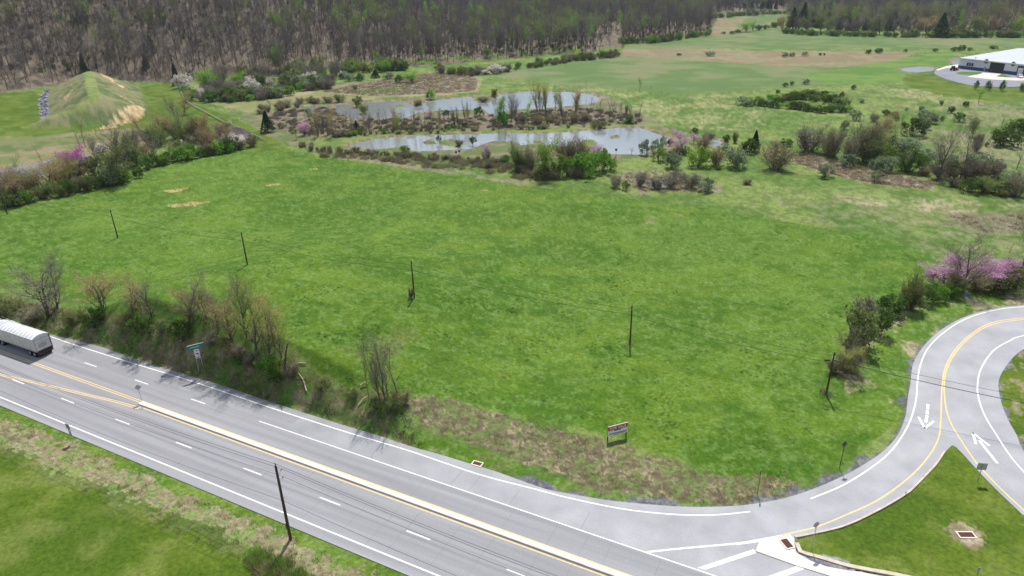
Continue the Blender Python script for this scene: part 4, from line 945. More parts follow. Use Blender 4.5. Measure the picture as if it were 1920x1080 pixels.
          ('bare', 1757, 340, 88, 58, 'draw'), ('bare', 1800, 336, 78, 50, 'draw'), ('tumber', 1765, 336, 26, 40, 'draw'), ('bdark', 1785, 336, 26, 30, 'draw'), ('bsage', 1772, 318, 24, 36, 'draw'), ('bsage', 1835, 328, 32, 50, 'draw'), ('tumber', 1845, 340, 34, 50, 'draw'), ('tumber', 1815, 340, 34, 40, 'draw'), ('bsage', 1860, 335, 26, 30, 'draw'),
          ('bdark', 1818, 360, 22, 34, 'draw'), ('tolive', 1848, 362, 26, 40, 'draw'), ('bolive', 1870, 362, 18, 34, 'draw'), ('tumber', 1905, 368, 34, 40, 'draw'), ('bsage', 1900, 348, 20, 34, 'draw'), ('bdark', 1885, 364, 18, 24, 'draw'), ('tolive', 1880, 368, 12, 20, 'draw'), ('tumber', 1790, 350, 14, 26, 'draw'),
          ('bsage', 1548, 332, 22, 30, 'draw'), ('bsage', 1642, 341, 18, 22, 'draw'), ('tbrown', 1733, 328, 14, 24, 'draw'), ('slim', 1906, 318, 30, 24, 'draw'),
          # meadow
          ('bsage', 1603, 225, 16, 21, 'mead'), ('tumber', 1638, 228, 14, 15, 'mead'), ('bsage', 1583, 243, 16, 14, 'mead'), ('bdark', 1661, 217, 10, 13, 'mead'), ('bsage', 1676, 221, 10, 13, 'mead'), ('slimy', 1690, 238, 24, 10, 'mead'), ('bolive', 1681, 226, 9, 8, 'mead'), ('bsage', 1728, 230, 20, 26, 'mead'), ('bsage', 1748, 232, 16, 18, 'mead'),
          ('bdark', 1710, 255, 28, 38, 'mead'), ('bsage', 1732, 242, 18, 18, 'mead'), ('bolive', 1731, 256, 10, 9, 'mead'), ('bsage', 1668, 246, 16, 20, 'mead'), ('slim', 1664, 240, 16, 10, 'mead'), ('bdark', 1783, 212, 10, 11, 'mead'), ('bdark', 1796, 228, 14, 18, 'mead'), ('bolive', 1766, 227, 8, 8, 'mead'), ('olivetree', 1824, 256, 32, 24, 'mead'), ('tgrey', 1830, 284, 30, 18, 'mead'),
          ('slim', 1878, 240, 22, 12, 'mead'), ('bdark', 1905, 249, 20, 30, 'mead'), ('bdark', 1918, 246, 18, 20, 'mead'), ('bdark', 1880, 274, 26, 42, 'mead'), ('bdark', 1908, 264, 12, 16, 'mead'), ('bolive', 1849, 275, 8, 6, 'mead'), ('slimy', 1834, 196, 26, 14, 'mead'), ('bdark', 1811, 200, 8, 9, 'mead'), ('bdark', 1765, 197, 7, 6, 'mead'), ('slim', 1880, 202, 8, 4, 'mead'),
          ('bdark', 1600, 168, 8, 9, 'mead'), ('bsage', 1510, 158, 9, 12, 'mead'), ('bdark', 1472, 163, 7, 11, 'mead'), ('bdark', 1484, 160, 7, 7, 'mead'), ('bdark', 1458, 175, 6, 8, 'mead'), ('bdark', 1447, 200, 7, 6, 'mead'), ('bsage', 1727, 208, 8, 9, 'mead'), ('bsage', 1699, 208, 6, 6, 'mead'), ('bsage', 1615, 193, 7, 9, 'mead'), ('bdark', 1592, 196, 6, 6, 'mead'), ('bolive', 1578, 183, 10, 10, 'mead'),
          ('bdark', 1829, 168, 17, 7, 'drive'), ('bdark', 1852, 170, 18, 9, 'drive'), ('bdark', 1878, 170, 19, 9, 'drive'), ('bolive', 1917, 172, 17, 10, 'drive'),
          ('bsage', 1330, 105, 8, 18, 'farrow'), ('bdark', 1273, 104, 4, 10, 'farrow'), ('bsage', 1471, 107, 8, 12, 'farrow'), ('bsage', 1484, 106, 7, 10, 'farrow'), ('bsage', 1510, 105, 7, 12, 'farrow'), ('bdark', 1538, 104, 4, 6, 'farrow'), ('bdark', 1545, 104, 4, 4, 'farrow'), ('bdark', 1628, 101, 7, 9, 'farrow'), ('bdark', 1646, 100, 8, 12, 'farrow'), ('bdark', 1697, 98, 5, 6, 'farrow'), ('bdark', 1753, 97, 5, 9, 'farrow'),
          ('bdark', 1790, 96, 6, 14, 'farrow'), ('bdark', 1802, 95, 8, 11, 'farrow'), ('bolive', 1818, 95, 5, 8, 'farrow'), ('bdark', 1862, 92, 5, 12, 'farrow'), ('freshtree', 1398, 60, 16, 20, 'farrow'), ('freshtree', 1411, 58, 16, 12, 'farrow'), ('bdark', 1385, 62, 6, 14, 'farrow'), ('bdark', 1372, 64, 5, 10, 'farrow'), ('bdark', 1422, 57, 9, 12, 'farrow'), ('bdark', 1436, 55, 7, 14, 'farrow'), ('bdark', 1452, 52, 9, 16, 'farrow'), ('tgrey', 1462, 48, 14, 14, 'farrow'), ('bdark', 1356, 64, 4, 8, 'farrow'),
          # accents in the wood
          ('freshtree', 160, 34, 26, 26, 'wood'), ('freshtree', 308, 42, 16, 20, 'wood'), ('conifer', 285, 100, 30, 14, 'wood'), ('conifer', 275, 128, 22, 12, 'wood'), ('olivetree', 520, 115, 26, 24, 'wood'), ('freshtree', 700, 30, 24, 24, 'wood'), ('conifer', 908, 44, 20, 12, 'wood'), ('conifer', 975, 26, 18, 10, 'wood'), ('yellow', 20, 40, 26, 34, 'wood'), ('freshtree', 715, 125, 26, 26, 'wood'), ('freshtree', 792, 110, 24, 18, 'wood'), ('freshtree', 913, 108, 20, 18, 'wood'),
          ('conifer', 1485, 56, 34, 20, 'wood'), ('conifer', 1505, 50, 36, 22, 'wood'), ('conifer', 1762, 70, 34, 24, 'wood'), ('conifer', 1790, 46, 20, 16, 'wood'), ('conifer', 1530, 40, 24, 18, 'wood'), ('conifer', 1556, 30, 22, 16, 'wood'), ('freshtree', 1900, 66, 24, 22, 'wood'), ('yellow', 1845, 66, 26, 24, 'wood'), ('conifer', 680, 18, 16, 12, 'wood'), ('conifer', 1180, 12, 14, 12, 'wood')]:
    a = list(a)
    if a[5] in ('bank', 'clump') and KINDS[a[0]][5] != 'shrub': a[3] *= (1.22 if a[1] > 395 or a[5] == 'clump' else 1.04); a[4] *= 1.15
    elif a[5] == 'bank': a[3] *= .68; a[4] *= .8
    if a[0] == 'redbud' and a[5] == 'ramp': a[3] *= .85
    if a[5] == 'ramp' and KINDS[a[0]][5] == 'shrub': a[3] *= .84; a[4] *= .92
    if a[5] == 'drive': a[3] *= .8
    plant(*a)
ROWS = {'edge': [], 'west': [], 'front': [], 'pondrow': [], 'scrub': []}
def row(line, n, jit, kinds, hr, wr, cl):
    line = np.array(line, float); Ls = np.concatenate([[0], np.cumsum(np.hypot(*np.diff(line, axis=0).T))])
    for i in range(n):
        s = rnd.random()*Ls[-1]; x = np.interp(s, Ls, line[:, 0]); y = np.interp(s, Ls, line[:, 1])
        kd = rnd.choice(kinds); base, nv_, wm_, cm, _, _ = KINDS[kd]; name = base+str(rnd.randrange(nv_)); p = P(x+rnd.uniform(-3, 3), y+rnd.uniform(-jit, jit)); k = mpx(p)
        h = rnd.uniform(*hr)*k*rnd.uniform(.7, 1.15); wd = h*rnd.uniform(*wr); ROWS[cl].append((p, h, wd, name, cm, wm_))
def along(line, n, jit, kinds, hr, wr, cl):
    line = np.array(line, float); Ls = np.concatenate([[0], np.cumsum(np.hypot(*np.diff(line, axis=0).T))])
    for i in range(n):
        s = (i+.2+.6*rnd.random())/n*Ls[-1]; x = np.interp(s, Ls, line[:, 0]); y = np.interp(s, Ls, line[:, 1])
        h = rnd.uniform(*hr); plant(rnd.choice(kinds), x+rnd.uniform(-3, 3), y+rnd.uniform(-jit, jit), h, h*rnd.uniform(*wr), cl)
along([(0, 390), (60, 380), (128, 365), (200, 348), (265, 332)], 17, 2, ['bdark', 'bbright', 'bolive', 'tolive', 'tbrown', 'bbright'], (16, 28), (.9, 1.5), 'hedge')
along([(272, 318), (335, 302), (395, 291), (455, 280)], 17, 1.5, ['bdark', 'bbright', 'bbright', 'bdark', 'tbrown'], (14, 24), (1., 1.6), 'hedge')
along([(0, 372), (60, 362), (120, 345), (190, 330), (260, 308), (330, 290), (400, 278), (440, 272)], 26, 4, ['rust', 'bare', 'tolive', 'tgrey', 'bolive', 'yellow', 'tbrown', 'slimr'], (24, 44), (.7, 1.1), 'hedge')
along([(210, 300), (260, 280), (300, 268), (350, 262), (400, 262)], 12, 5, ['bare', 'tgrey', 'rust', 'tolive'], (22, 40), (.7, 1.1), 'hedge')
row([(380, 190), (430, 190), (500, 184), (560, 174), (640, 160)], 50, 3, ['bdark', 'tumber', 'bsage', 'bbright', 'tgrey', 'bolive'], (11, 19), (1.1, 1.7), 'scrub')
row([(380, 176), (440, 172), (520, 166), (600, 156), (650, 150)], 60, 6, ['tgrey', 'bsage', 'bolive', 'bare', 'tumber', 'bdark', 'bwhite'], (14, 24), (1., 1.5), 'scrub')
along([(400, 158), (480, 152), (560, 148), (640, 142)], 20, 4, ['bare', 'tgrey', 'bolive', 'freshtree', 'forest'], (18, 32), (.7, 1.), 'scrub')
row([(640, 136), (700, 134), (760, 130)], 40, 3, ['bbright', 'bdark', 'bolive', 'freshtree'], (12, 20), (.9, 1.4), 'edge')
row([(810, 136), (880, 140), (940, 134), (1000, 126), (1080, 113), (1165, 105)], 100, 2.5, ['bdark', 'bbright', 'tolive', 'bolive', 'tgrey', 'tgrey'], (7, 14), (.9, 1.4), 'edge')
row([(1165, 82), (1230, 80), (1290, 72), (1330, 66)], 50, 1, ['bbright', 'bolive', 'bdark'], (7, 12), (.9, 1.4), 'edge')
row([(1462, 62), (1520, 66), (1600, 68), (1700, 70), (1800, 70), (1920, 70)], 110, 1, ['bdark', 'bbright', 'bolive'], (6, 10), (1.0, 1.6), 'edge')
along([(1462, 56), (1520, 60), (1600, 64), (1700, 66), (1800, 66), (1930, 66)], 36, 2, ['vaseb', 'bare', 'yellow', 'vaser', 'olivetree'], (22, 32), (.7, 1.), 'wood')
row([(1280, 38), (1350, 34), (1420, 28), (1475, 26)], 40, 1, ['bdark', 'bbright', 'bolive'], (6, 9), (1.0, 1.6), 'edge')
row([(500, 232), (560, 250), (600, 254), (650, 252), (720, 247), (800, 243), (870, 239)], 90, 4, ['tumber', 'tbrown', 'tgrey', 'tolive'], (5, 10), (.9, 1.4), 'west')
along([(585, 252), (640, 250), (720, 247), (800, 243), (880, 238)], 42, 4, ['slim', 'slim', 'slim', 'slimr', 'vaseb'], (32, 46), (.25, .42), 'pondrow')
row([(470, 212), (520, 206), (570, 196), (640, 190)], 16, 4, ['tumber', 'tbrown', 'tgrey', 'tolive'], (9, 15), (1.3, 2), 'west')
row([(560, 275), (620, 285), (700, 290), (780, 296), (860, 302), (930, 308)], 90, 3, ['tbrown', 'tgrey', 'tumber', 'tbrown', 'tolive'], (7, 12), (.8, 1.2), 'front')
row([(600, 262), (680, 250), (760, 252), (860, 246), (960, 244), (1080, 240), (1190, 232)], 30, 1.5, ['tbrown', 'tolive', 'bolive', 'tumber'], (5, 9), (1.5, 2.4), 'pondrow')
row([(980, 228), (1040, 232), (1100, 226)], 10, 4, ['tbrown', 'bolive', 'tgrey'], (10, 16), (1.1, 1.6), 'pondrow')
row([(900, 312), (960, 322), (1040, 336), (1100, 332)], 10, 2, ['tumber', 'tgrey', 'tbrown'], (12, 18), (1.2, 1.8), 'front')
along([(1387, 197), (1420, 198), (1450, 202), (1500, 205), (1540, 210), (1590, 208)], 17, 2, ['bdark', 'bdark', 'bsage', 'bbright'], (9, 14), (1.4, 2.), 'thick')
along([(1440, 192), (1500, 188), (1550, 190), (1585, 198)], 16, 3, ['bdark', 'bbright', 'bdark', 'tolive'], (9, 13), (1.4, 2.), 'thick')
along([(1480, 180), (1520, 178), (1550, 184)], 8, 3, ['bdark', 'bolive'], (8, 11), (1.4, 2.), 'thick')
along([(1100, 200), (1140, 212), (1200, 218)], 9, 4, ['slim', 'slim', 'tbrown'], (16, 26), (.4, .6), 'pondrow')

# ---- the wood: 300 nearest trees singly, the rest as one mass
def forest_points():
    pts = []
    az0, az1 = math.radians(-40), math.radians(40)
    rs = np.random.RandomState(77); N = 42000
    az = rs.uniform(az0, az1, N); r0 = np.interp(az, faz, fr); rmax = 1350.
    rr = np.sqrt(rs.uniform(0, 1, N)*(rmax**2-330**2)+330**2)
    k = (rr > r0+4) & (rr < np.minimum(rmax, r0+620)); az, rr = az[k], rr[k]; r0 = r0[k]
    x, y = rr*np.sin(az), rr*np.cos(az)
    cell = {}; out = []
    dmin = 4.6
    for i in range(len(x)):
        c = (int(x[i]//dmin), int(y[i]//dmin))
        if c in cell: continue
        cell[c] = 1; out.append(i)
    out = np.array(out); x, y, rr, az, r0 = x[out], y[out], rr[out], az[out], r0[out]
    # keep the far lobe field open (field between the two right-hand woods)
    ff = flat([(1332, 68), (1332, 34), (1345, 30), (1475, 22), (1484, 48), (1440, 58)])
    m = ~inside(ff, x, y)
    ex = flat([(1112, 84), (1165, 81), (1168, 99), (1130, 97)])
    m &= ~inside(ex, x, y)
    return x[m], y[m], rr[m], az[m], r0[m]
fx, fy, frr, faz_, fr0 = forest_points()
# the lobe of wood in front of the far field
lob = flat([(1110, 79), (1180, 82), (1240, 78), (1330, 66), (1328, 60), (1270, 52), (1180, 55), (1100, 62)])
order = np.argsort(frr-0*fr0)
vis = (np.abs(faz_) < math.radians(36.5))
near_i = [i for i in order if vis[i]][:300]
ns_ = set(near_i)
fz = height(fx, fy)
rs = np.random.RandomState(5)
for i in near_i:
    name = 'forest%d' % rs.randint(4); pr = PROTO[name]
    o = bpy.data.objects.new('hardwood_tree', None); COL.objects.link(o); o.location = (fx[i], fy[i], fz[i]-.2); o.rotation_euler = (0, 0, rs.rand()*6.28)
    s = rs.uniform(.75, 1.05); o.scale = (s, s, s*rs.uniform(.9, 1.1))
    for n_, wh, m_ in (('trunk', 'wood', M['barkd']), ('crown', 'crown', L['twigf'])):
        c = bpy.data.objects.new(n_, pmesh(name, wh, m_)); COL.objects.link(c); c.parent = o
    tag(o, 'tall leafless grey tree at the front edge of the wooded hillside', 'tree', 'trees at the front of the wood')
def scatter(name, pts, rot, sc, idx_, protos, kind='stuff'):
    """one stuff object: points carrying instances of the prototype meshes"""
    pc = bpy.data.collections.new(name+'_kinds')
    for j, (me_list) in enumerate(protos):
        ob = bpy.data.objects.new('%s_kind_%02d' % (name, j), me_list); pc.objects.link(ob)
    me = bpy.data.meshes.new(name); me.vertices.add(len(pts)); me.vertices.foreach_set('co', np.asarray(pts, np.float32).ravel())
    a = me.attributes.new('rot', 'FLOAT_VECTOR', 'POINT'); a.data.foreach_set('vector', np.asarray(rot, np.float32).ravel())
    a = me.attributes.new('sca', 'FLOAT_VECTOR', 'POINT'); a.data.foreach_set('vector', np.asarray(sc, np.float32).ravel())
    a = me.attributes.new('pick', 'INT', 'POINT'); a.data.foreach_set('value', np.asarray(idx_, np.int32))
    o = bpy.data.objects.new(name, me); COL.objects.link(o); o['kind'] = kind
    g = bpy.data.node_groups.new(name+'_nodes', 'GeometryNodeTree')
    g.interface.new_socket('Geometry', in_out='INPUT', socket_type='NodeSocketGeometry'); g.interface.new_socket('Geometry', in_out='OUTPUT', socket_type='NodeSocketGeometry')
    gi = g.nodes.new('NodeGroupInput'); go = g.nodes.new('NodeGroupOutput'); iop = g.nodes.new('GeometryNodeInstanceOnPoints'); ci = g.nodes.new('GeometryNodeCollectionInfo')
    ci.inputs['Collection'].default_value = pc; ci.inputs['Separate Children'].default_value = True; ci.inputs['Reset Children'].default_value = True
    def at_(n, ty):
        q = g.nodes.new('GeometryNodeInputNamedAttribute'); q.data_type = ty; q.inputs['Name'].default_value = n; return q.outputs[0]
    g.links.new(gi.outputs[0], iop.inputs['Points']); g.links.new(ci.outputs[0], iop.inputs['Instance']); iop.inputs['Pick Instance'].default_value = True
    g.links.new(at_('pick', 'INT'), iop.inputs['Instance Index']); g.links.new(at_('rot', 'FLOAT_VECTOR'), iop.inputs['Rotation']); g.links.new(at_('sca', 'FLOAT_VECTOR'), iop.inputs['Scale'])
    g.links.new(iop.outputs[0], go.inputs[0])
    md_ = o.modifiers.new('scatter', 'NODES'); md_.node_group = g
    return o
def merged(name, cm, wm_=None):
    pr = PROTO[name]; V, Fq = join2(pr['wood'], pr['crown']); me = npmesh('plant_kind', V, Fq, wm_ or M['bark']); me.materials.append(cm)
    mi = np.zeros(len(Fq), np.int32); mi[len(pr['wood'][1]):] = 1; me.polygons.foreach_set('material_index', mi); return me
protos = [merged('forest%d' % i, L['twigf'], M['barkd']) for i in range(4)]+[merged('forestbud0', L['brown'], M['barkd']), merged('forestbud1', L['olive'], M['barkd']), merged('forestbud2', L['fresh'], M['barkd']), merged('conifer0', L['conif'])]
keepi = np.array([i for i in range(len(fx)) if i not in ns_])
x, y, z, az_ = fx[keepi], fy[keepi], fz[keepi], faz_[keepi]
n = len(x); u = rs.rand(n); pat = fbm(x, y, 45, 3, 30); right = az_ > np.interp(0, [0], [math.radians(16.5)])
pick = rs.randint(0, 4, n)
pick = np.where(u < .05+.16*(pat > .58), 5, pick); pick = np.where((u > .95) & (pat > .46), 6, pick)
pick = np.where(right & (u > .5) & (u < .80) & (frr[keepi]-fr0[keepi] < 60), np.where(rs.rand(n) < .4, 4, 5), pick)
con = (right & (pat > .60) & (u < .5)) | ((u > .996))
pick = np.where(con, 7, pick)
s = rs.uniform(.7, 1.08, n); sc = np.stack([s, s, s*rs.uniform(.9, 1.1, n)], 1); sc[pick == 7] *= 2.2
rot = np.stack([np.zeros(n), np.zeros(n), rs.rand(n)*6.28], 1)
scatter('forest', np.stack([x, y, z-.2], 1), rot, sc, pick, protos)
# understory shrubs in the wood
m = rs.rand(n) < .55
xx, yy = x[m]+rs.uniform(-3, 3, m.sum()), y[m]+rs.uniform(-3, 3, m.sum()); zz = height(xx, yy)
ed = np.hypot(xx, yy)-np.interp(np.arctan2(xx, yy), faz, fr)
pk = np.where(ed < 30, rs.randint(0, 3, len(xx)), rs.choice([2, 2, 3], len(xx)))
s = rs.uniform(.7, 1.6, len(xx)); scatter('undergrowth', np.stack([xx, yy, zz], 1), np.stack([s*0, s*0, rs.rand(len(xx))*6.28], 1), np.stack([s, s, s], 1), pk, [merged('bush0', L['bright']), merged('bush1', L['olive']), merged('twiggy1', L['umber']), merged('twiggy2', L['brown'])])

for cl, its in ROWS.items():
    if not its: continue
    ky = sorted(set((t_[3], t_[4], t_[5]) for t_ in its)); mm = {}
    pr_l = []
    for (nm, cm, wm_) in ky: mm[(nm, cm, wm_)] = len(pr_l); pr_l.append(merged(nm, L[cm], M[wm_]))
    scatter({'edge': 'wood_edge_undergrowth', 'west': 'west_thicket', 'front': 'shore_thicket', 'pondrow': 'bank_thicket', 'scrub': 'hill_scrub'}[cl], [tuple(t_[0]) for t_ in its], [(0, 0, rnd.random()*6.28) for t_ in its], [(t_[2]/PROTO[t_[3]]['w'], t_[2]/PROTO[t_[3]]['w'], t_[1]/PROTO[t_[3]]['h']) for t_ in its], [mm[(t_[3], t_[4], t_[5])] for t_ in its], pr_l)
# ---- grass tufts and dead stems
def tuft(seed, n, h, wd, r, m):
    rs = np.random.RandomState(seed); V = []
    for k in range(n):
        th = rs.rand()*6.283; rr = r*math.sqrt(rs.rand()); b_ = np.array([rr*math.cos(th), rr*math.sin(th), -.02]); d = rs.normal(size=3)*.45; d[2] = 1; d /= np.linalg.norm(d)
        s = np.cross(d, rs.normal(size=3)); s /= np.linalg.norm(s); e = b_+d*h*(.5+.8*rs.rand()); V += [b_-s*wd, b_+s*wd, e+s*wd*.2, e-s*wd*.2]
    return npmesh('tuft_kind', np.array(V), np.arange(len(V)).reshape(-1, 4), m)
tufts = [tuft(1, 16, .22, .028, .28, L['grassb']), tuft(2, 16, .26, .030, .30, L['grassa']), tuft(3, 20, .30, .03, .34, L['grassb'])]
FW_ = onT(FIELD)
N = 130000; yy = rs.uniform(60, 215, N*2); xx = rs.uniform(-170, 150, N*2); pr_ = rs.rand(N*2) < np.clip((75/np.hypot(xx, yy))**1.3, 0, 1)
k = pr_ & inside(FW_, xx, yy) & (fbm(xx, yy, 2.5, 3, 50) > rs.uniform(.30, .62, N*2)); xx, yy = xx[k], yy[k]
dd = np.full(xx.shape, 9.)
for p in PAVES: dd = np.minimum(dd, np.where(inside(p, xx, yy), -1, pdist(p, xx, yy)))
xx, yy = xx[dd > 1.2], yy[dd > 1.2]; n = len(xx); print('tufts', n)
nn_ = fbm(xx, yy, 6, 3, 51); pk = np.where(nn_ > .50, 1, rs.choice([0, 2], n)); s = rs.uniform(.4, 1.1, n)
scatter('field_grass', np.stack([xx, yy, height(xx, yy)-.03], 1), np.stack([s*0, s*0, rs.rand(n)*6.28], 1), np.stack([s, s, s*rs.uniform(.22, .5, n)], 1), pk, tufts)
def stuff_in(name, poly, dens, protos, srange, thr=None, seed=0, weights=None, world=False):
    p = poly if world else onT(poly); lo, hi = p.min(0), p.max(0); n = int(dens*(hi-lo).prod()); r = np.random.RandomState(seed+900)
    x, y = r.uniform(lo[0], hi[0], n), r.uniform(lo[1], hi[1], n); k = inside(p, x, y)
    if thr: k &= fbm(x, y, 3, 3, 60+seed) > thr
    for q in PONDS: k &= ~inside(q, x, y)
    x, y = x[k], y[k]
    d = np.full(x.shape, 9.)
    for q in PAVES: d = np.minimum(d, np.where(inside(q, x, y), -1, pdist(q, x, y)))
    x, y = x[d > .5], y[d > .5]; n = len(x); s = r.uniform(*srange, n)
    scatter(name, np.stack([x, y, height(x, y)-.03], 1), np.stack([s*0, s*0, r.rand(n)*6.28], 1), np.stack([s, s, s], 1), r.choice(len(protos), n, p=weights), protos)
stems = [tuft(11, 14, .45, .016, .35, L['straw']), tuft(12, 14, .40, .018, .35, L['reed']), tuft(13, 14, .25, .03, .30, L['bright'])]
stuff_in('dead_weeds', [(755, 748), (830, 742), (900, 762), (1000, 795), (1100, 818), (1200, 850), (1290, 878), (1370, 890), (1470, 892), (1500, 930), (1380, 945), (1200, 930), (1030, 888), (850, 818), (790, 800)], 3.2, stems, (.5, 1.1), .38, 1, [.45, .3, .25])
bnk = [tuft(21, 18, .5, .03, .5, L['olive']), tuft(22, 18, .5, .03, .5, L['brown']), tuft(23, 18, .4, .035, .45, L['bright']), tuft(24, 20, .6, .03, .5, L['umber'])]
stuff_in('bank_brush', [(-60, 560), (100, 575), (250, 605), (400, 635), (545, 692), (700, 745), (760, 750), (800, 840), (700, 825), (560, 785), (400, 725), (187, 655), (0, 598)], 2.6, bnk, (.5, 1.4), .36, 2, [.3, .25, .3, .15])
stems2 = [tuft(51, 16, .5, .035, .6, L['reed']), tuft(52, 16, .45, .035, .6, L['straw'])]
brs = [merged('brush0', L['reed']), merged('brush1', L['straw']), merged('brush2', L['umber'])]
stuff_in('marsh_reeds', [(600, 172), (700, 153), (800, 138), (872, 135), (895, 150), (890, 170), (830, 175), (700, 180)], .9, stems2, (.8, 1.6), .36, 3)
stuff_in('pondside_brush', [(490, 212), (620, 200), (660, 226), (900, 220), (1000, 208), (1100, 204), (1210, 216), (1200, 230), (940, 240), (700, 246), (560, 252), (500, 240)], .7, stems2+[merged('brush2', L['twig'])], (.6, 1.3), .36, 4, [.55, .3, .15])
stuff_in('shore_brush', [(590, 283), (760, 294), (930, 300), (1060, 338), (1000, 340), (860, 318), (700, 300), (600, 295)], .8, stems2+[merged('brush0', L['reed'])], (.7, 1.6), .34, 5, [.5, .35, .15])
stuff_in('draw_reeds', [(1470, 285), (1530, 290), (1600, 312), (1680, 325), (1760, 345), (1740, 356), (1640, 345), (1560, 328), (1490, 305)], 2.2, stems2, (.7, 1.4), .30, 6)
stuff_in('puddle_brush', [(1140, 335), (1180, 322), (1260, 325), (1345, 340), (1330, 360), (1200, 358)], .9, stems2, (.7, 1.5), .38, 7)
stuff_in('right_brush', [(1780, 405), (1960, 398), (1960, 430), (1850, 436)], 1.2, stems2, (.7, 1.3), .40, 8)
vg = [tuft(31, 16, .35, .03, .4, L['byellow'] if 'byellow' in L else L['fresh']), tuft(32, 16, .35, .025, .4, L['straw'])]
stuff_in('rampside_weeds', [(1600, 690), (1650, 640), (1700, 600), (1760, 575), (1700, 570), (1640, 610), (1570, 690), (1590, 740), (1640, 720)], 1.5, vg, (.5, 1.2), .40, 9, [.45, .55])
shoulder = np.vstack([[SN(s, n_near-1.0) for s in np.arange(-130, 10, 6)], [SN(s, n_near-6.5) for s in np.arange(10, -130, -6)]])
stuff_in('nearside_weeds', shoulder, 2.6, [tuft(41, 14, .28, .025, .35, L['straw']), tuft(42, 14, .28, .028, .35, L['bright'])], (.5, 1.2), .42, 10, [.5, .5], True)
stuff_in('near_bush_patch', [(455, 1030), (500, 1045), (560, 1070), (610, 1095), (560, 1120), (480, 1075)], 1.6, [merged('brush0', L['fresh']), merged('brush1', L['olive']), merged('brush2', L['straw'])], (.6, 1.0), None, 11, [.5, .35, .15])
fl = [tuft(71, 10, .25, .06, .3, mat('yellow_flowers', (.65, .55, .03), .8))]
stuff_in('yellow_flowers', [(1110, 795), (1125, 775), (1160, 785), (1180, 790), (1170, 798), (1140, 792)], .35, fl, (.5, 1.), None, 31)
stuff_in('yellow_weeds', [(1320, 850), (1340, 830), (1400, 850), (1570, 800), (1590, 815), (1480, 860), (1380, 870)], .03, fl, (.5, 1.), None, 32)
# labels of placed plants
from collections import defaultdict
ORD = ['first', 'second', 'third', 'fourth', 'fifth', 'sixth', 'seventh', 'eighth', 'ninth', 'tenth', 'eleventh', 'twelfth', 'thirteenth', 'fourteenth', 'fifteenth', 'sixteenth', 'seventeenth', 'eighteenth', 'nineteenth', 'twentieth']
TENS = ['twenty', 'thirty', 'forty']
def ordinal(i): return ORD[i] if i < 20 else TENS[(i+1)//10-2]+('-'+ORD[(i+1) % 10-1] if (i+1) % 10 else '')
gr = defaultdict(list)
for it in PL: gr[(it[1], it[2])].append(it)
for (kd, cl), its in gr.items():
    adj, noun = KINDS[kd][4:]; ph, grp = CL[cl]
    its.sort(key=lambda a: a[3])
    for i, it in enumerate(its):
        o = it[0]; o['group'] = grp
        if len(its) == 1: o['label'] = 'the only %s %s %s' % (adj, noun, ph)
        elif i == 0: o['label'] = 'leftmost %s %s %s' % (adj, noun, ph)
        elif i == len(its)-1: o['label'] = 'rightmost %s %s %s' % (adj, noun, ph)
        else: o['label'] = '%s %s %s %s, counted from left' % (ordinal(i), adj, noun, ph)

# ------------------------------------------------------------------ poles and wires
def above(base, px_top):
    """height of the vertical line over base that meets pixel px_top"""
    d = rays([px_top])[0]; B = np.array([base.x, base.y]); k = (B@d[:2])/(d[:2]@d[:2]); return H+d[2]*k
poles = []
for i, (b_, t_) in enumerate([((14, 402), (-4, 352)), ((221, 446), (201, 394)), ((464, 496), (449, 436)), ((777, 558), (770, 490)), ((1181, 646), (1187, 573)), ((1549, 740), (1577, 663))]):
    p = P(*b_); hgt = above(p, t_)-p.z if i else 7.2
    lab = ['slim wooden pole at the left end of the field line', 'wooden utility pole in the field, nearest the left hedge', 'wooden utility pole in the field, right of the one nearest the hedge', 'wooden utility pole in mid field with a small bush at its foot', 'wooden utility pole in the field with dry grass at its foot', 'leaning-looking utility pole beside shrubs near the curved ramp'][i]
    o = thing('utility_pole', lab, 'pole', p, 0, 'wooden poles crossing the field')
    MB().tube([(0, 0, -.3), (0, 0, hgt)], [.15, .10], 8).build('shaft', M['wood'], o)
    MB().box(-.25, .25, -.04, .04, hgt-.75, hgt-.67).build('bracket', M['galv'], o)
    if i == 5:
        MB().box(-1.3, -.6, -.3, -.18, hgt-1.2, hgt-.95).build('cable_closure', M['dark'], o)
        rs_ = np.random.RandomState(3); t_m = tuft(61, 60, 1.6, .03, .9, L['twig'])
        c = link(bpy.data.objects.new('vine', t_m), o); c.scale = (1, 1, .8)
    poles.append((p, hgt))
p = poles[3][0]; plant('tumber', 771, 559, 22, 13, 'mead', None)
o, *_ = PL[-1]; o['label'] = 'small dark bush at the foot of the mid-field pole'; o['group'] = 'lone shrubs in the field'
def wire(a, b, sag, label, r=.022, grp='wires of the field line', n=14):
    a, b = Vector(a), Vector(b)
    pts = [a.lerp(b, t/n)-Vector((0, 0, 4*sag*(t/n)*(1-t/n))) for t in range(n+1)]
    o = MB().tube(pts, r, 4, False).build('overhead_wire', M['wire']); tag(o, label, 'wire', grp); return o
names = ['left field edge and first field pole', 'first and second field pole', 'second and mid-field pole', 'mid-field pole and the one with dry grass', 'dry grass pole and the pole by the ramp']
for i in range(5):
    (p, h), (q, g) = poles[i], poles[i+1]
    wire(p+Vector((.2, 0, h-.7)), q+Vector((.2, 0, g-.7)), .55, 'upper overhead wire between the '+names[i])
    wire(p+Vector((-.1, 0, h-1.6)), q+Vector((-.1, 0, g-1.6)), .75, 'lower overhead cable between the '+names[i], .03)
p, h = poles[5]; dv = (poles[5][0]-poles[4][0]); dv.z = 0; dv.normalize()
tgt = flat([(1960, 752)], 5.5)[0]; dirn = Vector((tgt[0]-p.x, tgt[1]-p.y, 0)).normalized()
e = p+dirn*46
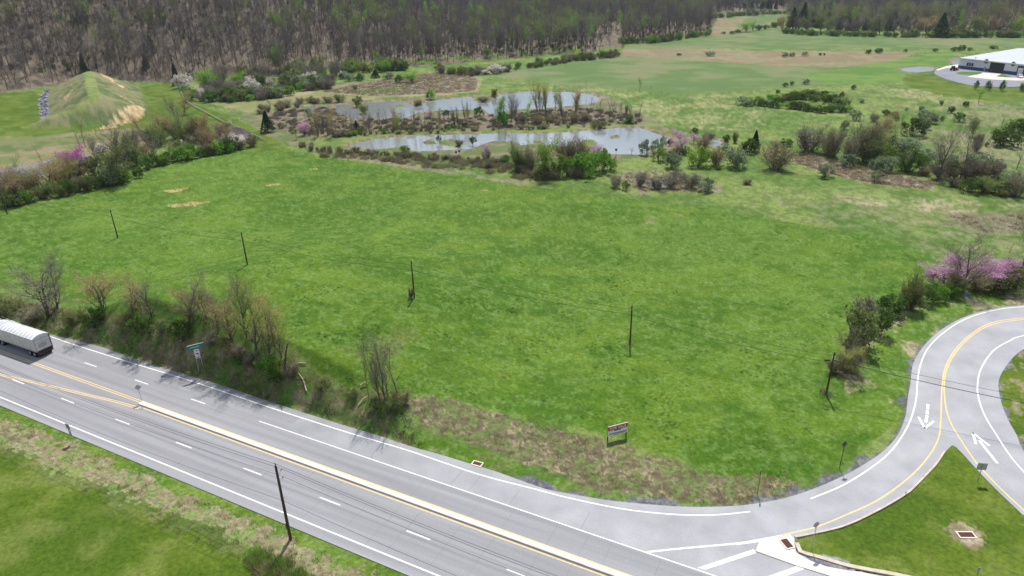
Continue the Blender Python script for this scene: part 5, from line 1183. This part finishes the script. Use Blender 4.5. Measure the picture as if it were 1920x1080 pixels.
wire(p+Vector((0, 0, h-.5)), e+Vector((0, 0, h-.7)), .7, 'upper overhead wire from the ramp pole across the curved ramp')
wire(p+Vector((0, 0, h-1.2)), e+Vector((0, 0, h-1.4)), .9, 'lower overhead cable from the ramp pole across the curved ramp', .045)
# near pole with fittings
p = P(545, 1011); hg = above(p, (513, 875))-p.z
o = thing('utility_pole', 'tall dark wooden pole with insulators on the near side of the highway', 'pole', p, TH)
MB().tube([(0, 0, -.3), (0, 0, hg)], [.17, .12], 10).build('shaft', M['wood'], o)
MB().tube([(0, 0, hg), (0, 0, hg+.35)], [.05, .06], 8).build('insulator', M['dark'], o)
for z in (hg-1.0, hg-2.0):
    bb = MB(); bb.tube([(0, .1, z-.25), (0, .45, z), (0, .62, z+.12)], .028, 6); bb.build('bracket', M['galv'], o)
    MB().tube([(0, .6, z+.05), (0, .6, z+.3)], [.07, .05], 8).build('insulator', M['galv'], o)
MB().box(-.22, -.12, -.2, .2, 1.5, 2.3).build('meter_box', M['galv'], o)
us3, un3 = Vector((US[0], US[1], 0)), Vector((UN[0], UN[1], 0))
for zz_, off, nm in ((hg+.3, 0, 'topmost'), (hg-.75, .6, 'second highest'), (hg-1.75, .6, 'third highest'), (hg-4.6, .1, 'lowest')):
    a = p+un3*off+Vector((0, 0, zz_))
    wire(a, a-us3*62, .9, nm+' wire left of the tall near pole', .02, 'wires along the highway')
    wire(a, a+us3*62, .9, nm+' wire right of the tall near pole', .02, 'wires along the highway')
for sgn in (-1, 1):   # the neighbouring poles, just out of frame
    q = p+us3*62*sgn
    o2 = thing('utility_pole', 'wooden pole of the highway line, next to the %s of the near one' % ('left' if sgn < 0 else 'right'), 'pole', q, TH)
    MB().tube([(0, 0, -.3), (0, 0, hg+.1)], [.17, .12], 8).build('shaft', M['wood'], o2)
# dry grass heap at the pole foot
stuff_in('dry_tufts', [(1168, 648), (1176, 643), (1186, 644), (1186, 650), (1172, 655)], 6, [stems[0]], (.7, 1.2), None, 21)
# ------------------------------------------------------------------ signs
def sign(base, top, w_, h_, yaw, label, mfront, mback, shape='rect', ztop=None, extra=None, post='galv', cat='road sign'):
    p = P(*base); ht = (above(p, top)-p.z) if ztop is None else ztop
    o = thing('road_sign', label, cat, p, yaw)
    MB().box(-.03, .03, -.025, .025, -.2, ht).build('post', M[post], o)
    mb = MB(); c = ht-h_/2
    if shape == 'rect': mb.box(-w_/2, w_/2, .03, .045, c-h_/2, c+h_/2)
    elif shape == 'diamond':
        r = w_/2; V = [(0, .03, c-r), (r, .03, c), (0, .03, c+r), (-r, .03, c)]; V += [(x, .05, z) for x, _, z in V]; mb.add(V, [(0, 1, 2, 3), (7, 6, 5, 4), (0, 4, 5, 1), (1, 5, 6, 2), (2, 6, 7, 3), (3, 7, 4, 0)])
    else: mb.disc((0, .04, c), (0, 1, 0), w_/2, .02, 8)
    mb.build('panel', M[mback], o)
    if mfront != mback:
        m2 = MB()
        if shape == 'oct': m2.disc((0, .056, c), (0, 1, 0), w_/2*.97, .008, 8)
        elif shape == 'diamond':
            r = w_/2*.97; m2.add([(0, .056, c-r), (r, .056, c), (0, .056, c+r), (-r, .056, c)], [(3, 2, 1, 0)])
        else: m2.box(-w_/2*.97, w_/2*.97, .047, .055, c-h_/2*.97, c+h_/2*.97)
        m2.build('face', M[mfront], o)
    return o, p, ht
Y_ = mat('sign_yellow', (.75, .5, .03), .5); M['signyellow'] = Y_
sign((266.4, 753.3), (257.5, 721), .95, .95, math.radians(25), 'grey-backed square sign on the tip of the median', 'signyellow', 'signback', 'diamond')
o, p, ht = sign((136.5, 829.5), (124, 795), .75, .8, math.radians(-25), 'grey-backed route sign in the near verge with small plates below', 'wht', 'signback')
MB().box(.02, .42, .03, .045, ht-1.15, ht-.1).build('side_plate', M['wht'], o)
MB().box(-.02, .30, .047, .06, ht-1.75, ht-1.2).build('small_plate', M['signback'], o)
o, p, ht = sign((1832, 904.8), (1844, 869), 1.05, .95, math.radians(-8), 'grey-backed rectangular sign on the grass of the traffic island', 'wht', 'signback')
sign((1521, 1032), (1527, 977), .76, .76, math.radians(20), 'back of an octagonal stop sign beside the concrete splitter', 'red', 'signback', 'oct')
sign((1574, 878), (1584, 827), .85, .85, math.radians(10), 'dark diamond sign at the outside of the ramp curve', 'signyellow', 'signshade', 'diamond', post='dark')
sign((1420, 926), (1427, 881), .55, .75, math.radians(60), 'narrow dark sign by the gravel edge at the ramp start', 'wht', 'signshade', post='dark')
o, p, ht = sign((1810, 568), (1813, 549), .8, .7, math.radians(170), 'small blue-grey sign beside the upper ramp', 'blue', 'signback')
sign((1831, 1083), (1833, 1062), .3, .5, 0, 'small grey marker post at the bottom of the traffic island', 'signback', 'signback')
for b_, t_, l_ in [((1127, 921), (1127, 909), 'thin marker post in the gravel patch left of the ramp start'), ((1318, 938), (1317, 929), 'short marker post at the weedy verge below the for-sale board'), ((1494, 917), (1494, 908), 'grey marker post on the outside of the ramp start'), ((768, 800), (768, 783), 'thin marker post at the end of the bank by the highway'), ((1697, 930), (1698, 922), 'thin marker stake by the island kerb')]:
    p = P(*b_); h_ = max(.6, above(p, t_)-p.z); o = thing('marker_post', l_, 'post', p); MB().tube([(0, 0, -.1), (0, 0, h_)], .03, 6).build('stake', M['galv'], o); MB().box(-.05, .05, -.015, .015, h_-.2, h_).build('reflector', M['signback'], o)
# green guide sign with route plates
p = P(377, 692); ht = 4.3
o = thing('guide_sign', 'green road sign with three white route plates on the dark highway bank', 'road sign', p, math.radians(30))
for x in (-.35, .35): MB().box(x-.04, x+.04, .02, .08, -.3, ht).build('post', M['galv'], o)
MB().box(-1.15, 1.15, -.03, .02, ht-.75, ht).build('green_panel', M['green'], o)
MB().box(-1.17, 1.17, -.035, .025, ht, ht+.04).build('top_edge', M['wht'], o)
MB().box(-.8, .5, -.036, -.031, ht-.42, ht-.34).build('lettering', M['wht'], o)
for i, (z0, w2, h2) in enumerate([(ht-1.15, .34, .3), (ht-1.85, .36, .62), (ht-2.35, .3, .38)]):
    q = MB().box(-w2, w2, -.03, .015, z0, z0+h2).build('route_plate', M['wht'], o)
    MB().box(-w2*.6, w2*.6, -.036, -.031, z0+h2*.3, z0+h2*.62).build('lettering', M['dark'], q)
# for-sale board
pa, pb = P(1139.5, 827), P(1174, 818)
d = pb-pa; yaw = math.atan2(d.y, d.x); wd = math.hypot(d.x, d.y)
zt = above(pa, (1141.5, 801))-pa.z
o = thing('sale_board', 'red and white for-sale board on two posts in the field corner', 'sign board', pa, yaw)
for x in (.0, wd): MB().box(x-.06, x+.06, .0, .10, -.3, zt-.02).build('post', M['wood'], o)
bw, b0, b1 = wd+.1, zt-1.42, zt
MB().box(-.06, bw-.0, -.05, -.003, b0, b1).build('board', M['wht'], o)
MB().box(-.07, bw+.01, -.06, .02, b1+.002, b1+.05).build('cap_strip', M['concrete'], o)
hd = MB().box(-.04, bw-.02, -.062, -.053, b1-.62, b1-.03).build('header', M['red'], o)
def text(body, size, m, parent, loc, rot=(math.pi/2, 0, 0), ext=.004, name='lettering', sx_=1):
    c = bpy.data.curves.new(name, 'FONT'); c.body = body; c.size = size; c.align_x = 'CENTER'; c.align_y = 'CENTER'; c.extrude = ext; c.offset = size*.02; c.materials.append(m)
    t = bpy.data.objects.new(name, c); COL.objects.link(t); t.parent = parent; t.location = loc; t.rotation_euler = rot; t.scale = (sx_, 1, 1)
    me_ = bpy.data.meshes.new_from_object(t); me_.materials.clear(); me_.materials.append(m); t2_ = bpy.data.objects.new(name, me_); COL.objects.link(t2_); t2_.parent = parent; t2_.location = loc; t2_.rotation_euler = rot; bpy.data.objects.remove(t); return t2_
text('FOR SALE', .56, M['wht'], o, (bw/2-.03, -.069, b1-.33), sx_=1.0)
for x0, x1, z0, z1, mm in [(bw*.30, bw*.66, b1-.80, b1-.64, 'purple'), (bw*.04, bw*.97, b0+.20, b0+.34, 'purple'), (bw*.30, bw*.9, b0+.06, b0+.14, 'purple')]:
    MB().box(x0, x1, -.060, -.053, z0, z1).build('print_band', M[mm], o)
# ------------------------------------------------------------------ truck trailer
pr_ = P(69, 671); n_w = float(np.array([pr_.x, pr_.y])@UN); s_r = float(W([(104, 660)])[0]@US)
nr_side = float(W([(104, 660)])[0]@UN)
cen = (n_w+2.55/2)
org = SN(s_r-.4, cen)
o = thing('semi_trailer', 'dirty white dump trailer with ribbed tarp roof driving off to the left', 'truck', (org[0], org[1], .024), TH+math.pi)   # local +x towards the front
Lt = 11.5; hw = 1.28; zb, ztop = 1.15, 3.35
bd = MB(); bd.box(0, Lt, -hw, hw, zb, ztop); bd.build('body', M['alum'], o)
tp = MB(); V, Fc = [], []; na, nb_ = 9, 26
for i in range(nb_+1):
    x = Lt*i/nb_
    for k in range(na):
        a = k/(na-1); y = -hw-.02+(2*hw+.04)*a; bow = .42*(1-(2*a-1)**2); V.append((x, y, ztop+.01+bow-(.035 if i % 2 else 0)*(1-(2*a-1)**4)))
for i in range(nb_):
    for k in range(na-1): Fc.append((i*na+k, (i+1)*na+k, (i+1)*na+k+1, i*na+k+1))
Fc.append(tuple(range(na))); Fc.append(tuple(nb_*na+k for k in range(na))[::-1])
tp.add(V, Fc).build('tarp_roof', M['tarp'], o)
for i in range(0, nb_+1, 2):
    x = Lt*i/nb_; MB().tube([(x, -hw-.02+(2*hw+.04)*k/8, ztop+.03+.42*(1-(2*k/8-1)**2)) for k in range(9)], .035, 5).build('tarp_bow', M['tarpd'], o)
for i in range(12): x = .35+i*.98; MB().box(x-.04, x+.04, hw, hw+.05, zb+.02, ztop-.02).build('side_post', M['alum'], o); MB().box(x-.04, x+.04, -hw-.05, -hw, zb+.02, ztop-.02).build('side_post', M['alum'], o)
for s_ in (-1, 1):
    MB().box(0, Lt, s_*hw-.07*(s_ < 0), s_*hw+.07*(s_ > 0), ztop-.1, ztop+.02).build('top_rail', M['tarpd'], o)
    MB().box(0, Lt, s_*hw-.06*(s_ < 0), s_*hw+.06*(s_ > 0), zb-.06, zb+.08).build('bottom_rail', M['galv'], o)
MB().box(-.05, -.002, -hw+.04, hw-.04, zb+.05, ztop-.03).build('tailgate', M['alum'], o)
MB().box(-.055, -.052, -.5, .75, zb+.45, zb+1.15).build('faded_lettering', M['signback'], o)
MB().box(-.10, -.002, -hw, -hw+.14, zb-.3, ztop).build('rear_post', M['rust'], o); MB().box(-.10, -.002, hw-.14, hw, zb-.1, ztop).build('rear_post', M['galv'], o)
for y in (-1.0, -.8, .8, 1.0): MB().box(-.27, -.251, y-.07, y+.07, zb-.58, zb-.44).build('tail_light', M['red'], o)
for y in (-.7, .7): MB().box(.05, .08, y-.28, y+.28, .15, zb-.35).build('mud_flap', M['rubber'], o)
MB().box(-.09, -.052, -.03, .03, zb+.05, ztop-.03).build('gate_hinge', M['galv'], o)
for z in (zb+.6, zb+1.3, ztop-.35): MB().box(-.085, -.052, -hw+.15, hw-.15, z, z+.06).build('gate_rib', M['galv'], o)
MB().box(-.25, .3, -hw+.1, hw-.1, zb-.65, zb-.35).build('bumper', M['dark'], o)
MB().box(.3, 8.5, -.55, .55, zb-.35, zb-.07).build('chassis', M['dark'], o)
MB().box(-.12, -.04, -hw+.1, hw-.1, zb-.35, zb+.02).build('mud_panel', M['dark'], o)
for x in (.85, 2.15):
    for y in (-hw+.02, hw-.02):
        s_ = 1 if y > 0 else -1
        wh = MB().disc((x, y-s_*.22, .52), (0, 1, 0), .52, .50, 20).build('wheel', M['rubber'], o); MB().disc((x, y+s_*.035, .52), (0, 1, 0), .27, .02, 16).build('hub', M['galv'], wh)
    MB().tube([(x, -hw+.3, .52), (x, hw-.3, .52)], .08, 8).build('axle', M['dark'], o)
for x in (8.6,): MB().box(x, x+.2, -.9, -.7, .25, zb).build('landing_leg', M['dark'], o); MB().box(x, x+.2, .7, .9, .25, zb).build('landing_leg', M['dark'], o)
# tractor unit (outside the frame)
org2 = SN(s_r-.4-Lt+.6, cen); t2 = thing('truck_tractor', 'white tractor unit pulling the tarp-roofed trailer', 'truck', (org2[0], org2[1], .024), TH+math.pi)
cb = MB(); cb.add([(2.2, -1.2, .9), (4.2, -1.2, .9), (6.6, -1.1, .8), (6.6, -1.1, 1.9), (4.5, -1.15, 2.1), (4.1, -1.2, 3.0), (2.2, -1.2, 3.3), (2.2, 1.2, .9), (4.2, 1.2, .9), (6.6, 1.1, .8), (6.6, 1.1, 1.9), (4.5, 1.15, 2.1), (4.1, 1.2, 3.0), (2.2, 1.2, 3.3)], [(0, 1, 2, 3, 4, 5, 6), (13, 12, 11, 10, 9, 8, 7), (0, 7, 8, 1), (1, 8, 9, 2), (2, 9, 10, 3), (3, 10, 11, 4), (4, 11, 12, 5), (5, 12, 13, 6), (6, 13, 7, 0)]).build('cab', M['carw'], t2)
MB().box(-1.5, 2.2, -.5, .5, .7, 1.0).build('chassis', M['dark'], t2)
for x in (-.9, .4, 5.4):
    for s_ in (-1, 1): wh = MB().disc((x, s_*1.0, .52), (0, 1, 0), .52, .45, 18).build('wheel', M['rubber'], t2); MB().disc((x, s_*1.24, .52), (0, 1, 0), .26, .02, 12).build('hub', M['galv'], wh)
# ------------------------------------------------------------------ factory building
A_, B_ = flat([(1796, 128)])[0], flat([(1920, 142.5)])[0]; ub = B_-A_; Lf = np.linalg.norm(ub); ub = ub/Lf; vb = np.array([-ub[1], ub[0]])
if vb@A_ < 0: vb = -vb
wall_h = above(Vector((A_[0], A_[1], 0)), (1800, 108.5)); Lb = Lf*1.6; Db = 95.
bo = thing('factory_building', 'long low white factory with pale metal roof and blue base band', 'building', (A_[0], A_[1], 0), math.atan2(ub[1], ub[0]))
sg_ = 1 if (np.array([-ub[1], ub[0]])@vb) > 0 else -1
D_ = Db*sg_; print('factory', Lf, wall_h, sg_, A_, B_)
y0, y1 = min(0, D_), max(0, D_)
MB().box(0, Lb, y0, y1, -.5, wall_h).build('wall', M['wall'], bo)
ridge = 3.2; rf = MB(); ov = .6
rf.add([(-ov, y0-ov, wall_h+.02), (Lb+ov, y0-ov, wall_h+.02), (Lb+ov, (y0+y1)/2, wall_h+ridge), (-ov, (y0+y1)/2, wall_h+ridge), (Lb+ov, y1+ov, wall_h+.02), (-ov, y1+ov, wall_h+.02)], [(0, 1, 2, 3), (3, 2, 4, 5), (0, 3, 5), (1, 4, 2), (0, 5, 4, 1)]); r_o = rf.build('roof', M['roof'], bo)
MB().box(-ov, Lb+ov, -ov-.25, -ov, wall_h-.45, wall_h+.12).build('fascia', M['wht'], bo)
MB().box(-.06, Lb, -.12, -.02, -.2, 1.7).build('base_band', M['blue'], bo)
def fx_(px): # position along the front from photo x measured on the wall
    p = flat([(px, 128+(px-1796)*.117)])[0]; return float((p-A_)@ub)
def pan(name, px0, px1, z0, z1, m, parent=bo, y=-.16): return MB().box(fx_(px0), fx_(px1), y, y+.1, z0, z1).build(name, M[m], parent)
for a, b in ((1810.5, 1814.3), (1815, 1818.5), (1819.2, 1823)): w_o = pan('window', a, b, 2.0, 3.9, 'galv'); MB().box(fx_(a)+.15, fx_(b)-.15, -.18, -.161, 2.15, 3.75).build('pane', M['glass'], w_o)
pan('roller_door', 1853.5, 1880, 0, 6.0, 'glass', y=-.20); pan('door', 1844, 1847, 0, 2.6, 'signback', y=-.2)
q = pan('loading_door', 1904.5, 1918, 0, 5.0, 'dark', y=-.18); MB().box(fx_(1906.5), fx_(1916), -.22, -.19, 0, 4.0).build('door_leaf', M['wht'], q)
for cx in (1845, 1895): x = fx_(cx); q = MB().disc((x, -.15, 5.6), (0, 1, 0), 1.35, .2, 18).build('wall_fan', M['galv'], bo); MB().disc((x, -.27, 5.6), (0, 1, 0), 1.0, .04, 16).build('fan_louvre', M['signshade'], q)
MB().box(fx_(1824)-.3, fx_(1824)+.5, -.3, -.05, 6.6, 7.1).build('wall_lamp', M['galv'], bo)
q = MB().box(fx_(1890)-.8, fx_(1890)+.8, sg_*32-.8, sg_*32+.8, wall_h+1.5, wall_h+4).build('roof_vent', M['wht'], bo)
# apron, pads, island grass
ap = catmull(W([(1960, 158), (1905, 163), (1860, 163), (1820, 160), (1785, 152), (1758, 142), (1752, 135), (1770, 127), (1796, 125), (1850, 133), (1960, 146)]), 3)
struct(sheet('factory_apron', ap, .10, M['asph'])); 
struct(sheet('concrete_pad', W([(1813, 144.5), (1842, 136.5), (1877, 139), (1872, 143.5), (1868, 143.8), (1895, 146), (1960, 147), (1960, 151), (1905, 151.5), (1860, 149.5)]), .13, M['pad']))
struct(sheet('concrete_pad', W([(1755, 131), (1775, 124), (1796, 121), (1797, 126), (1775, 128), (1758, 132.5)]), .13, M['pad']))
gl_m = mat('mown_grass', (.07, .15, .02), .95, noise=.2, nscale=.5)
struct(sheet('grass_bed', catmull(W([(1792, 137.5), (1805, 135), (1840, 136), (1836, 139.5), (1822, 141), (1800, 140)]), 2), .14, gl_m)); struct(sheet('grass_bed', W([(1868, 143), (1878, 139.5), (1895, 144), (1885, 145.5)]), .16, gl_m))
def car(px, L_, yaw, body_m, label, name='parked_car', tall=1.5):
    p = P(*px); o = thing(name, label, 'car', (p.x, p.y, .1), yaw); hw_ = .9; a = L_/2
    b_ = MB(); pr2 = [(-a, .35), (a, .35), (a, .75), (a*.55, .95), (a*.25, tall), (-a*.55, tall), (-a*.92, 1.0), (-a, .9)]
    V = [(x, -hw_, z) for x, z in pr2]+[(x, hw_, z) for x, z in pr2]; n = len(pr2); b_.add(V, [tuple(range(n)), tuple(range(2*n-1, n-1, -1))]+[(i, i+n, (i+1) % n+n, (i+1) % n) for i in range(n)]); b_.build('body', M[body_m], o)
    for s_ in (-1, 1): MB().add([(-a*.5, s_*(hw_+.012), 1.0), (a*.42, s_*(hw_+.012), 1.0), (a*.2, s_*(hw_+.012), tall-.1), (-a*.5, s_*(hw_+.012), tall-.1)], [(0, 1, 2, 3)]).build('side_window', M['glass'], o)
    MB().add([(a*.53, -.75, .99), (a*.53, .75, .99), (a*.28, .7, tall-.06), (a*.28, -.7, tall-.06)], [(0, 1, 2, 3)]).build('windscreen', M['glass'], o)
    for x in (-a*.62, a*.62):
        for s_ in (-1, 1): MB().disc((x, s_*hw_, .34), (0, 1, 0), .34, .22, 14).build('wheel', M['rubber'], o)
    return o
car((1912, 146), 4.8, math.radians(250), 'carw', 'white car parked on the pale pad in front of the factory', tall=1.7)
car((108, 315), 4.6, math.radians(10), 'redp', 'dark red car parked on the gravel lane behind the left hedge')
p = P(1788, 132.5); o = thing('tractor', 'small red farm tractor parked at the corner of the factory', 'tractor', (p.x, p.y, .1), math.radians(20))
MB().box(-.3, 1.9, -.4, .4, .8, 1.6).build('bonnet', M['redp'], o); MB().box(-1.6, -.2, -.7, .7, .9, 2.6).build('cab', M['rust'], o); MB().box(-1.5, -.3, -.71, .71, 1.5, 2.4).build('window', M['glass'], o); MB().box(1.9, 2.6, -1.1, 1.1, .3, 1.0).build('loader_bucket', M['redp'], o)
for x, r in ((-1.0, .85), (1.3, .5)):
    for s_ in (-1, 1): MB().disc((x, s_*.95, r), (0, 1, 0), r, .4, 16).build('wheel', M['rubber'], o)
# ------------------------------------------------------------------ shed, rail, boulders, boxes
p = P(447, 267); k = mpx(p); o = thing('wooden_shed', 'old dark shed with shingled roof at the end of the left hedge', 'shed', p, math.radians(10))
sw, sd_, hh = 17*k, 4.5, 2.6
MB().box(-sw, sw, -sd_, sd_, -.2, hh).build('wall', M['shedw'], o)
MB().add([(-sw-.6, -sd_-.6, hh-.1), (sw+.6, -sd_-.6, hh-.1), (sw-2, 0, hh+3.0), (-sw+2, 0, hh+3.0), (sw+.6, sd_+.6, hh-.1), (-sw-.6, sd_+.6, hh-.1)], [(0, 1, 2, 3), (3, 2, 4, 5), (0, 3, 5), (1, 4, 2), (0, 5, 4, 1)]).build('roof', M['shed'], o)
MB().box(sw*.2, sw*.6, -sd_-.06, -sd_-.01, 0, 2.1).build('doorway', M['dark'], o)
rl = catmull(W([(334, 158), (342, 180), (352, 193), (375, 207), (400, 220), (420, 231), (445, 240), (470, 253), (500, 266)]), 6)
o = thing('timber_rail', 'low pale timber rail curving along the mown strip to the shed', 'fence', (rl[0][0], rl[0][1], 0))
for i in range(len(rl)-1):
    a, b = rl[i]-rl[0], rl[i+1]-rl[0]; MB().tube([(a[0], a[1], .75), (b[0], b[1], .75)], .20, 5).build('rail', M['rail'], o); MB().box(a[0]-.12, a[0]+.12, a[1]-.12, a[1]+.12, -.3, .8).build('post', M['rail'], o)
# riprap
st = MB(); r2 = random.Random(9)
rp = flat([(74, 190), (84, 170), (92, 168), (90, 192), (94, 212), (86, 222), (78, 220)]); lo, hi = rp.min(0), rp.max(0)
for i in range(1600):
    x, y = r2.uniform(lo[0], hi[0]), r2.uniform(lo[1], hi[1])
    if not inside(rp, np.array([x]), np.array([y]))[0]: continue
    z = float(height(np.array([x]), np.array([y]))[0]); s = r2.uniform(.3, .8); V = []
    for a in range(8): V.append((x+s*(1 if a & 1 else -1)*r2.uniform(.5, 1), y+s*(1 if a & 2 else -1)*r2.uniform(.5, 1), z+s*(.8 if a & 4 else -.5)*r2.uniform(.5, 1)))
    st.add(V, [(0, 2, 3, 1), (4, 5, 7, 6), (0, 1, 5, 4), (1, 3, 7, 5), (3, 2, 6, 7), (2, 0, 4, 6)])
o = st.build('riprap_stones', M['stone']); o['kind'] = 'stuff'
for i, (b_, t_, l_) in enumerate([((856, 303), (856, 283), 'left dark nest box on a thin pole by the near pond shore'), ((862, 303), (863, 281), 'right dark nest box on a thin pole by the near pond shore'), ((1155, 291), (1155, 279), 'dark nest box on a pole at the pond edge beside the redbud')]):
    p = P(*b_); h_ = above(p, t_)-p.z; o = thing('nest_box', l_, 'nest box', p, .2); MB().tube([(0, 0, -.3), (0, 0, h_)], .05, 6).build('pole', M['wood'], o); MB().box(-.3, .3, -.3, .3, h_-.6, h_).build('box', M['dark'], o); MB().add([(-.38, -.38, h_+.01), (.38, -.38, h_+.01), (.38, .38, h_+.15), (-.38, .38, h_+.15)], [(0, 1, 2, 3)]).build('roof', M['dark'], o)
# snag, fallen logs
p = P(536, 702); o = thing('broken_snag', 'broken dead trunk with a pale split top at the end of the bank', 'tree', p, 0)
MB().tube([(0, 0, -.2), (.1, 0, 1.6), (.5, .1, 3.4), (1.0, .2, 5.0)], [.24, .2, .14, .09], 7).build('trunk', M['bark'], o); MB().tube([(1.0, .2, 5.0), (1.3, .25, 6.2)], [.1, .03], 5).build('split_top', M['barkl'], o)
for i, (a, b, l_) in enumerate([((545, 690), (575, 683), 'pale fallen branch lying right of the broken snag'), ((676, 725), (690, 722), 'pale sawn log at the top of the highway bank'), ((672, 762), (690, 745), 'bleached branch lying on the bank left of the slim trees'), ((575, 735), (560, 702), 'thin bleached branch lying below the broken snag')]):
    pa, pb = P(*a), P(*b); o = MB().tube([pa+Vector((0, 0, .2)), pa.lerp(pb, .5)+Vector((.1, .2, .45)), pb+Vector((0, 0, .25))], [.10, .09, .04], 6).build('fallen_branch', M['log']); tag(o, l_, 'branch', 'fallen wood on the bank')
# small fence stakes beyond the field
for i, (x, y) in enumerate([(665, 298), (700, 302), (735, 307), (800, 318), (840, 323), (955, 338), (1011, 342)]):
    p = P(x, y); o = MB().tube([p-Vector((0, 0, .2)), p+Vector((0, 0, 1.7))], .05, 5).build('fence_stake', M['rail']); tag(o, '%s thin grey stake along the far edge of the big field' % (['leftmost', 'second', 'third', 'fourth', 'fifth', 'sixth', 'rightmost'][i]), 'stake', 'stakes beyond the field')
# ------------------------------------------------------------------ air
hz = bpy.data.materials.new('haze_air'); hz.use_nodes = True; t = hz.node_tree; t.nodes.clear()
ho = t.nodes.new('ShaderNodeOutputMaterial'); pv = t.nodes.new('ShaderNodeVolumePrincipled'); pv.inputs['Color'].default_value = (.78, .86, 1, 1); pv.inputs['Density'].default_value = .00006; pv.inputs['Anisotropy'].default_value = .3
t.links.new(pv.outputs[0], ho.inputs['Volume'])
o = MB().box(-2900, 2900, -2900, 2900, -6, 480).build('haze', hz); o['kind'] = 'stuff'
